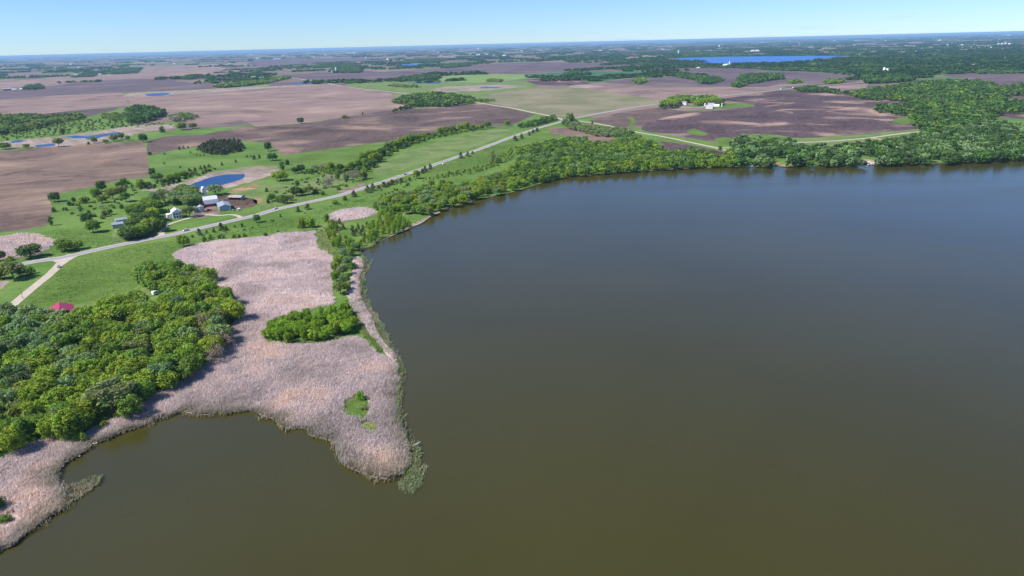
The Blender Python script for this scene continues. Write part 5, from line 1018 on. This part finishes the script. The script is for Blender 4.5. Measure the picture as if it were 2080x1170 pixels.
for s in (-1, 1):
    for yy in (-2.5, 2.0):
        f = MB().box(min(s*w/2, s*(w/2+0.08)), max(s*w/2, s*(w/2+0.08)), yy-0.6, yy+0.6, 3.5, 5.0).build('window', M['glass'], t)
MB().prism([(-w/2-4.5, -0.3), (-w/2-0.01, -0.3), (-w/2-0.01, 4.6), (-w/2-4.5, 3.6)], -2, 5.5).build('side_wing', M['white'], t)
MB().prism(panel((-w/2-4.9, 3.6), (-w/2-0.03, 4.72), 0, 0), -2.3, 5.8).build('roof_panel', M['white_roof'], t)
# --- grain bins
for (x, y), rr, hh, lab in (((397,431.5), 2.5, 5.0, 'smaller left grain bin of corrugated steel beside the house trees'), ((409,430), 3.0, 5.8, 'larger right grain bin of corrugated steel nearest the red barn')):
    X, Y = g(x, y); t = thing('grain_bin', lab, 'grain bin', (X, Y, LAND), 0, 'steel grain bins in the farmyard')
    MB().lathe([(rr, -0.2), (rr, hh)], 24).build('shell', M['bin'], t)
    MB().lathe([(rr + 0.12, hh), (rr*0.2, hh + rr*0.52), (0.05, hh + rr*0.54)], 24).build('roof', M['steel_wall'], t)
    MB().lathe([(0.4, hh + rr*0.5), (0.4, hh + rr*0.5 + 0.45), (0.05, hh + rr*0.5 + 0.6)], 12).build('cap', M['bin'], t)
    MB().box(-0.5, 0.5, -rr - 0.08, -rr + 0.1, 0.2, 2.2).build('door', M['steel_wall'], t)
# --- red barn and its wing
f0 = Vector(g(417, 418.5)); ax = Vector((0.84, 0.54)).normalized(); ang = math.atan2(ax.y, ax.x) - math.pi/2
t = building('red_barn', 'red barn with white gambrel roof in the farmyard', 'barn', f0 + ax*5.5, ang, 12, 13.5, 3.8, 6.2, M['red'], M['white_roof'], gambrel=True)
opening(t, 'door', M['dark'], -1.6, 1.6, 0, 3.2, -6.75); opening(t, 'loft_door', M['white'], -0.9, 0.9, 5.4, 7.0, -6.75)
for q in (-3.6, 3.6): opening(t, 'window', M['white'], q - 0.5, q + 0.5, 1.4, 2.6, -6.75)
X, Y = g(416.5, 405); t = thing('silo', 'tall white silo rising behind the red barn roof', 'silo', (X, Y, LAND))
MB().lathe([(2.5, -0.3), (2.5, 12.0)], 20).build('shaft', M['white'], t); MB().lathe([(2.6, 12.0), (2.3, 13.2), (1.4, 14.2), (0.1, 14.7)], 20).build('dome', M['car_silver'], t)
MB().box(-0.35, 0.35, -2.62, -2.4, 0, 12.2).build('chute', M['shingle'], t)
# --- machine shed, open shed, left sheds
c, a, w = front_frame((446.7,429.3), (470.4,426.4), 21)
t = building('machine_shed', 'large grey galvanised machine shed with shallow gable roof', 'shed', c, a, w, 21, 4.4, 2.0, M['steel_wall'], M['steel'])
opening(t, 'sliding_door', M['steel'], -2.6, 2.6, 0, 3.8, -10.5, d=0.15)
opening(t, 'door', M['white'], w/2 - 2.0, w/2 - 1.0, 0, 2.1, -10.5)
c, a, w = front_frame((464,406.2), (489.5,406.6), 9, False)
t = thing('open_shed', 'low open fronted cattle shed with a rusty sheet roof', 'shed', (c.x, c.y, LAND), a)
hw_ = 4.5                                   # local x: front is at +x (towards the camera)
MB().box(-hw_, -hw_ + 0.2, -w/2, w/2, -0.2, 3.0).build('back_wall', M['wood'], t)
for s in (-1, 1): MB().prism([(-hw_ + 0.2, -0.2), (hw_, -0.2), (hw_, 3.0), (0, 4.6), (-hw_ + 0.2, 3.05)], s*w/2 - 0.1, s*w/2 + 0.1).build('end_wall', M['steel_wall'], t)
for k in range(1, 5): MB().box(hw_ - 0.25, hw_, -w/2 + k*w/5 - 0.12, -w/2 + k*w/5 + 0.12, -0.2, 3.0).build('post', M['wood'], t)
for p_, q_ in (((hw_ + 0.5, 2.85), (0, 4.62)), ((-hw_ - 0.4, 2.95), (0, 4.62))): MB().prism(panel(p_, q_, 0, 0), -w/2 - 0.4, w/2 + 0.4).build('roof_panel', M['rusty'], t)
for (fl, fr, dp, hh, lab) in (((229.5,464.6), (252,461.6), 9, 3.6, 'nearer of two grey metal sheds at the left end of the grove'), ((236.5,455), (259.5,451.5), 8, 3.4, 'farther of two grey metal sheds at the left end of the grove')):
    c, a, w = front_frame(fl, fr, dp, False)
    t = building('metal_shed', lab, 'shed', c, a, dp, w, hh, 1.2, M['steel_wall'], M['steel'], 'two grey sheds beside the grove')
    MB().box(dp/2, dp/2 + 0.1, -2, 2, 0, 2.9).build('door', M['steel'], t)
# --- red roofed building by the wood
p0 = Vector(g(120.3, 614.5, LAND + 6.0)); p1 = Vector(g(121.5, 636, LAND + 6.0)); ax = (p0 - p1).normalized(); L_ = 13.5
ang = math.atan2(ax.y, ax.x) - math.pi/2
ct = p0 - ax * (L_/2 - 0.3)
t = building('red_roofed_barn', 'building with a wide crimson sheet roof at the edge of the big wood', 'barn', ct, ang, 13.0, L_, 3.0, 2.9, M['red'], M['red_roof'], over=0.7)
opening(t, 'door', M['dark'], -1.8, 1.8, 0, 2.6, -L_/2)
MB().box(6.5, 6.6, -2, 2, 0, 2.3).build('door', M['dark'], t)
# --- white trailer
A_ = Vector(g(310.5, 600)); B_ = Vector(g(327, 594.5)); d = B_ - A_
t = thing('camper_trailer', 'white camper trailer parked between the two clumps of trees', 'trailer', (*((A_ + B_)/2), LAND), math.atan2(d.y, d.x))
MB().prism([(-3.0,0.55),(3.0,0.55),(3.05,1.2),(2.85,2.7),(-2.9,2.75),(-3.05,2.2)], -1.2, 1.2).build('body', M['white'], t)
MB().tube([(2.9,0,0.55),(4.1,0,0.5)], 0.07, 6).build('hitch', M['wood'], t)
for s in (-1, 1):
    MB().tube([(-0.3, s*0.95, 0.36), (-0.3, s*1.15, 0.36)], 0.36, 14).build('wheel', M['tyre'], t)
    MB().box(-1.6, -0.4, min(s*1.2, s*1.23), max(s*1.2, s*1.23), 1.5, 2.2).build('window', M['glass'], t)
MB().box(1.0, 1.7, -1.24, -1.2, 0.65, 2.3).build('door', M['car_silver'], t)

# --- the white farm in the middle distance
def far_building(name, label, cat, xy, rz, w, l, h, rise, wall, roof, group=None, **k): return building(name, label, cat, Vector(g(*xy)), rz, w, l, h, rise, wall, roof, group, **k)
t = far_building('farmhouse', 'white farmhouse with grey roof at the left of the far grove', 'house', (1390,212.8), 1.0, 9, 12, 5.2, 3.0, M['white'], M['shingle'])
opening(t, 'door', M['dark'], -0.6, 0.6, 0, 2.2, -6); opening(t, 'window', M['glass'], 1.6, 3.0, 1, 2.4, -6); opening(t, 'window', M['glass'], -3.0, -1.6, 1, 2.4, -6)
t = far_building('pale_roofed_barn', 'barn with pale mauve roof and white gable in the far white farm', 'barn', (1441,220.3), 1.15, 11, 16, 4.0, 3.8, M['white'], M['pale_roof'])
opening(t, 'door', M['dark'], -1.5, 1.5, 0, 3, -9.5)
t = far_building('arched_shed', 'white arched shed right of the pale roofed barn', 'shed', (1455,216.7), 1.25, 10, 14, 6, 0, M['white'], M['white_roof'], arch=True)
far_building('long_shed', 'long low white roofed shed behind the pale roofed barn', 'shed', (1444,213.4), 1.3, 8, 15, 3.2, 2.0, M['white'], M['pale_roof'])
def silo(label, xy, r, h, wall, roof, group=None):
    X, Y = g(*xy); t = thing('silo', label, 'silo', (X, Y, LAND), 0, group)
    MB().lathe([(r, -0.3), (r, h)], 18).build('shaft', wall, t)
    MB().lathe([(r*1.04, h)] + [(r*1.04*math.cos(q), h + r*0.9*math.sin(q)) for q in (0.4, 0.8, 1.2, 1.5)], 18).build('dome', roof, t)
    return t
silo('small white silo left of the pale roofed barn', (1432,215.8), 1.6, 6, M['white'], M['white'])
silo('small tan silo at the right end of the far white farm', (1466.5,217.6), 1.9, 7.5, M['stone'], M['stone'])

# --- farms farther off: x, y of the foot, width in photo pixels, height in pixels, colours
FARM = [
 (15,183.5,15,5,'red','pale_roof','far red barn with pale roof at the left edge'),(46,182.2,9,3,'white','white_roof','far white shed right of the red barn at the left edge'),(29,183,8,2.5,'white','white_roof','low white shed beside the far red barn at left'),
 (155,155,6,4,'white','white_roof','far white barn at the end of a far left grove'),(203,152.5,5,3,'white','white_roof','far white house just left of the pale woodland road'),
 (356,158.5,5,4,'white','shingle','small far house left of the round grove'),(504,163.5,12,3,'white','white_roof','long white far shed at the left of the hillside farm'),(515,160.5,9,5,'white','white_roof','tallest white far barn of the hillside farm'),(527,161.5,9,4,'white','white_roof','white far barn right in the hillside farm'),(533,160.5,6,4,'white','white_roof','last white far shed of the hillside farm'),
 (563,121.5,13,3,'white','white_roof','white far farm shed alone in the brown plain'),(677,147.3,7,4,'white','white_roof','white shed at the foot of the tall far silo'),(711,109.5,12,3,'white','white_roof','white far barn near the left horizon'),
 (868,202.5,9,4,'white','shingle','small pale house hidden in the dark far grove'),(972,113.6,7,4,'white','white_roof','white far barn below the middle horizon'),(1024,115.5,7,4,'white','white_roof','white far barn right of the middle horizon barn'),
 (1463,135.5,7,3,'white','white_roof','low white shed left of the far dairy barn'),(1475,136,13,6,'white','white_roof','large white dairy barn before the blue far lake'),(1497,135.3,26,2.2,'white','pale_roof','long low pale barn right of the dairy barn'),(1418,138.8,5,2.5,'white','white_roof','small white shed left of the dairy farm'),(1449,135.5,4,2.5,'white','pale_roof','tiny pale house between shed and dairy barn'),
 (1529,104.6,7,3,'white','white_roof','left of two white barns beyond the far lake'),(1538,104.4,7,3,'white','white_roof','right of two white barns beyond the far lake'),
 (1797,149.5,14,6,'red','pale_roof','red barn with two white domed silos'),(1806.5,163,4,3.5,'white','white_roof','tiny white house below the red barn'),
 (2060,134.5,36,2.6,'steel_wall','pale_roof','long pale low roof among the woods at the far right'),(2042,121,4,4,'white','white_roof','white house in the far right woods'),
 (2028,250.5,9,3,'white','pale_roof','low pale roof in the clearing of the right woods'),
 (928,136.2,5,2.5,'white','white_roof','white shed below the wood right of the far pond'),(500,145.3,7,2,'white','white_roof','pale shed right of the far grove at the road end'),
]
for x, y, pw_, ph, wl, rf, lab in FARM:
    s = mpp(x, y); l = pw_*s; h = ph*s; w = min(l*0.6, 16)
    t = building('far_barn', lab, 'barn', Vector(g(x, y)), math.pi/2 + 0.25 - math.atan2(g(x,y)[0], g(x,y)[1])*0.8, w, l, h*0.55, h*0.45, M[wl], M[rf])
silo('tall white far silo in the grove of the brown plain', (683,147.5), 5, 30, M['white'], M['white'])
silo('white silo of the far dairy barn', (1481.5,136), 4, 26, M['white'], M['white'])
silo('left white domed silo behind the red barn', (1795,149), 5, 19, M['white'], M['white'])
silo('right white domed silo behind the red barn', (1801.5,149), 4.5, 16, M['white'], M['white'])
silo('pale water tower of a silo near the far lake', (1378,110), 7, 36, M['white'], M['white'])
# tiny white farms and lakeside houses towards the horizon
def speck_mesh():
    m = MB().prism([(-0.5,0),(0.5,0),(0.5,0.55),(0,1),(-0.5,0.55)], -1, 1); me = m.mesh('far_house'); me.materials.append(M['white']); return me
SM = speck_mesh(); rs = random.Random(3)
SPK = [(1668,112.2),(1676,112),(1688,111.8),(1702,111.8),(1716,111.7),(1730,111.6),(1746,111.4),(1766,111.5),(1772,111),(1852,110),(1860,105),(1450,114.6),(1432,115),(1516,113.6),(1585,112.8)]
for x, y in SPK:
    s = mpp(x, y); X, Y = g(x, y); o = link('far_house', SM); o.location = (X, Y, LAND); o.scale = (s*1.7, s*1.1, s*1.7); o.rotation_euler = (0, 0, rs.uniform(1.2, 1.9))
    tag(o, 'tiny white house on the shore of the blue far lake', 'house', 'white houses around the far lake')
VIL = [(1972,97.5),(1980,97),(1987,97.4),(1993,98),(2000,97.2),(2006,96.5),(2012,98),(2028,90),(2035,89.5),(2042,89),(2050,90),(1978,92)]
for x, y in VIL:
    s = mpp(x, y); X, Y = g(x, y); o = link('far_house', SM); o.location = (X, Y, LAND); o.scale = (s*2.2, s*1.6, s*2.2); o.rotation_euler = (0, 0, rs.uniform(1.0, 2.0))
    tag(o, 'tiny white building in the far village at right', 'house', 'buildings of the far village')
for _ in range(70):
    x = rs.uniform(20, 2070); hz_ = 116.5 - 50.5*x/2080; y = hz_ + rs.uniform(4, 26) ** 1.0
    if any(inside([(x, y)], p)[0] for p in TRACED): continue
    s = mpp(x, y); X, Y = g(x, y); o = link('far_house', SM); o.location = (X, Y, LAND); k = rs.uniform(1.0, 2.3); o.scale = (s*k, s*k*0.8, min(s*k*0.9, 26)); o.rotation_euler = (0, 0, rs.uniform(0.8, 2.2))
    tag(o, 'tiny white farm building far off in the fields below the horizon', 'house', 'white farm buildings below the horizon')

# ================================================================== VEHICLES
def road_dir(x, y, pts=None):
    P = np.array(g(x, y)); C = np.array(pts if pts is not None else hwc); i = int(np.argmin(np.hypot(C[:, 0]-P[0], C[:, 1]-P[1]))); i = min(max(i, 1), len(C) - 2)
    d = C[i+1] - C[i-1]; d /= np.linalg.norm(d); return C[i], d
def car(name, label, cat, pos, ang, paint, pickup=False, z=ZR + 0.02):
    t = thing(name, label, cat, (pos[0], pos[1], z), ang)
    if pickup:
        body = [(-2.75,0.45),(2.7,0.45),(2.8,0.75),(2.7,1.15),(1.45,1.22),(-2.75,1.22)]; cab = [(-0.75,1.22),(1.5,1.22),(0.75,1.85),(-0.55,1.88)]; hw = 0.98; ax = (-1.75, 1.75)
    else:
        body = [(-2.3,0.35),(2.25,0.35),(2.35,0.6),(2.25,0.88),(1.05,0.98),(-2.1,1.0),(-2.35,0.85)]; cab = [(-2.0,1.0),(1.1,0.98),(0.35,1.5),(-1.35,1.55)]; hw = 0.9; ax = (-1.4, 1.4)
    MB().prism(body, -hw, hw).build('body', paint, t)
    cb = MB().prism(cab, -hw + 0.1, hw - 0.1).build('cabin', M['glass'], t)
    zt = cab[2][1]; MB().box(cab[3][0] - 0.02, cab[2][0] + 0.02, -hw + 0.12, hw - 0.12, zt - 0.02, zt + 0.08).build('roof', paint, t)
    if pickup: MB().box(-2.65, -0.85, -hw + 0.12, hw - 0.12, 1.22, 1.235).build('load_bed', M['dark'], t)
    for x in ax:
        for s in (-1, 1):
            wv = MB().tube([(x, s*(hw - 0.2), 0.36), (x, s*(hw + 0.02), 0.36)], 0.36, 14).build('wheel', M['tyre'], t)
            MB().tube([(x, s*(hw + 0.0), 0.36), (x, s*(hw + 0.035), 0.36)], 0.2, 10).build('rim', M['car_silver'], wv)
    for s in (-1, 1):
        MB().box(body[2][0] - 0.1, body[2][0] + 0.03, s*hw*0.7 - 0.2, s*hw*0.7 + 0.2, 0.65, 0.85).build('headlight', M['glass'], t)
    return t
p, d = road_dir(376, 468.5); n_ = np.array([-d[1], d[0]]); car('pickup_truck', 'white pickup truck on the highway below the farmhouse', 'pickup', p + n_*1.7, math.atan2(d[1], d[0]) + math.pi, M['car_white'], True)
p, d = road_dir(564, 424.5); n_ = np.array([-d[1], d[0]]); car('car', 'white car on the highway right of the metal shed', 'car', p + n_*1.7, math.atan2(d[1], d[0]) + math.pi, M['car_white'])
p, d = road_dir(820, 354); n_ = np.array([-d[1], d[0]]); car('car', 'dark red car on the highway in the middle of the photo', 'car', p - n_*1.7, math.atan2(d[1], d[0]), M['car_dark'])
p, d = road_dir(119, 543, gs(GR, ZR)); n_ = np.array([-d[1], d[0]]); car('car', 'silver car turning on the gravel road near the junction', 'car', g(119.5, 543.5), math.atan2(d[1], d[0]) + 0.15, M['car_silver'], z=ZR)
for (x, y), lab in (((1587,182.2), 'white lorry on the far highway left of the tree row'), ((1612,179), 'second white lorry at the start of the far tree row')):
    p, d = road_dir(x, y); t = thing('lorry', lab, 'lorry', (p[0], p[1], ZR + 0.02), math.atan2(d[1], d[0]))
    MB().box(-5, 2.2, -1.25, 1.25, 1.0, 4.0).build('box', M['white'], t); MB().prism([(2.4,0.7),(4.6,0.7),(4.6,1.8),(4.2,2.9),(2.4,3.0)], -1.2, 1.2).build('cab', M['car_silver'], t)
    for xx in (-3.8, -2.6, 3.5):
        for s in (-1, 1): MB().tube([(xx, s*0.9, 0.5), (xx, s*1.2, 0.5)], 0.5, 12).build('wheel', M['tyre'], t)
X, Y = g(425, 428.5); t = thing('tractor', 'small red tractor parked between grain bins and barn', 'tractor', (X, Y, LAND + 0.1), 0.6)
MB().prism([(-0.4,0.8),(1.9,0.8),(1.9,1.5),(-0.4,1.6)], -0.4, 0.4).build('bonnet', M['red'], t); MB().prism([(-1.3,0.9),(-0.3,0.9),(-0.4,2.4),(-1.2,2.4)], -0.6, 0.6).build('cab', M['glass'], t); MB().box(-1.4,-0.3,-0.7,0.7,2.4,2.5).build('cab_roof', M['red'], t)
for s in (-1, 1):
    MB().tube([(-0.9, s*0.7, 0.8), (-0.9, s*1.1, 0.8)], 0.8, 16).build('wheel', M['tyre'], t); MB().tube([(1.5, s*0.6, 0.45), (1.5, s*0.85, 0.45)], 0.45, 14).build('wheel', M['tyre'], t)

# ================================================================== SMALL THINGS
def pole(label, xy, h, arm=True, rz=0.6):
    X, Y = g(*xy); t = thing('utility_pole', label, 'pole', (X, Y, LAND), rz)
    MB().tube([(0,0,-0.3),(0,0,h)], [0.17, 0.11], 8).build('post', M['wood'], t)
    if arm:
        MB().box(-1.2, 1.2, -0.19, -0.09, h - 0.9, h - 0.75).build('crossarm', M['wood'], t)
        for q in (-1.05, 0, 1.05): MB().lathe([(0.05, h - 0.75), (0.08, h - 0.62), (0.03, h - 0.5)], 8).build('insulator', M['glass'], t).location = (q, -0.14, 0)
    else: MB().box(-0.3, 0.3, -0.5, -0.1, h - 0.3, h - 0.1).build('lamp_head', M['car_silver'], t)
pole('wooden utility pole standing beside the gravel road at left', (46.8,607), 8.0)
pole('slim yard light pole in front of the grain bins', (401,440.5), 7.0, False)
pole('thin utility pole alone in the meadow above the shore', (940,352), 8.0)
def bale(label, xy, r, w, rz, mat, group=None):
    X, Y = g(*xy); t = MB().tube([(0, -w/2, r*0.95), (0, w/2, r*0.95)], r, 16).build('hay_bale', mat, None, (X, Y, LAND), rz); tag(t, label, 'bale', group)
for xy in ((483,427.5),(485.5,427),(488,426.6),(485,425.6)): bale('white wrapped hay bale in the heap beside the metal shed', xy, 0.95, 1.9, rnd.uniform(0, 3), M['tarp'], 'wrapped bales beside the metal shed')
for xy in ((474,427.6),(477,428.3)): bale('pale straw bale lying between metal shed and white bales', xy, 0.75, 1.4, rnd.uniform(0, 3), M['beach'], 'straw bales beside the metal shed')
bale('lone white wrapped bale in the meadow below the highway', (900.5,334.6), 1.1, 2.2, 0.5, M['tarp'])
def boulder(xy, r, seed, label, group):
    rr = random.Random(seed); X, Y = g(*xy); m = MB(); vs = []; fs = []; n = 8; rings = 5
    for i in range(rings + 1):
        ph = math.pi * i / rings
        for k in range(n):
            q = r * rr.uniform(0.82, 1.12); th = 2*math.pi*k/n
            vs.append((q*math.sin(ph)*math.cos(th)*1.25, q*math.sin(ph)*math.sin(th), q*math.cos(ph)*0.7 + r*0.35))
    for i in range(rings):
        for k in range(n): fs.append((i*n+k, (i+1)*n+k, (i+1)*n+(k+1)%n, i*n+(k+1)%n))
    o = m.add(vs, fs).build('boulder', M['stone'], None, (X, Y, LAND - 0.2), rr.uniform(0, 3)); tag(o, label, 'boulder', group)
k = 0
for xy in ((1749,331.5),(1753,332.5),(1757,332),(1761,333),(1765,332.6),(1769,333),(1773,331.8),(1755,329.5),(1760,330),(1766,329.6),(1771,329.8),(1764,334.3)):
    k += 1; boulder(xy, rnd.uniform(1.0, 1.9), 100 + k, 'pale boulder of the rock landing on the right shore', 'boulders of the rock landing')
sheet('beach', smooth_poly(gs([(1744,331),(1752,324),(1772,325),(1778,330),(1774,334.5),(1750,333.5)], LAND + 0.13), 3, 0.1), LAND + 0.13, M['beach'], label='bare stony landing on the right shore')
for xy, r in (((183,903.5),0.45),((190,901),0.5),((196,899.5),0.4),((120,960),0.4),((162,926),0.4),((848,902),0.5),((841,905),0.4),((128,947),0.45)):
    k += 1; boulder(xy, r, 100 + k, 'small pale stone at the water edge of the reeds', 'stones along the reed edge')
X, Y = g(1527, 335.5); t = thing('boat_dock', 'small white T shaped boat dock on the far shore', 'dock', (X, Y, 0), 0)
for i in range(6): MB().box(-0.9, 0.9, -6 + i*1.3, -4.78 + i*1.3, 0.75, 0.85).build('plank', M['white'], t)
for i in range(5): MB().box(-5 + i*2.02, -3.02 + i*2.02, -7.8, -6.1, 0.75, 0.85).build('plank', M['white'], t)
for x_, y_ in ((-0.8,-0.5),(0.8,-0.5),(-4.5,-7),(4.5,-7)): MB().tube([(x_, y_, -1), (x_, y_, 1.2)], 0.1, 6).build('post', M['wood'], t)
def log(label, p0, p1, r, seed):
    a = Vector((*g(*p0), LAND + 0.7)); b = Vector((*g(*p1), LAND + 1.3)); d = b - a; t = thing('fallen_log', label, 'log', a, 0)
    rr = random.Random(seed); m = MB(); pts = [d * (i/5) + Vector((rr.uniform(-.15,.15), rr.uniform(-.15,.15), rr.uniform(-.1,.1))) for i in range(6)]
    m.tube(pts, [r, r*0.9, r*0.8, r*0.65, r*0.5, r*0.25], 8).build('stem', M['driftwood'], t)
    for i in (2, 3, 4):
        e = pts[i] + Vector((rr.uniform(-1.2,1.2), rr.uniform(-1.5,1.5), rr.uniform(0.4,1.3))); MB().tube([pts[i], (pts[i]+e)/2 + Vector((0,0,0.2)), e], [r*0.35, r*0.25, r*0.08], 5).build('branch', M['driftwood'], t)
log('long bleached fallen log lying in the reeds at the lower left', (20,1033), (52,1029.5), 0.34, 1)
log('slanting bleached dead branch above the long fallen log', (40,1024), (66,1008), 0.25, 2)
log('short thick bleached log at the left photo edge', (2,1035), (12,1042), 0.35, 3)
log('small bleached log at the water tip of the reedy point', (843,906), (854,903), 0.22, 4)
plant('bush', *g(10,1060), 3.2, 2.4, 'green', 'low green bush in the reeds at the lower left edge')
plant('bush', *g(-8,1036), 4.5, 5.5, 'deep', 'dark bush behind the bleached logs at the lower left edge')
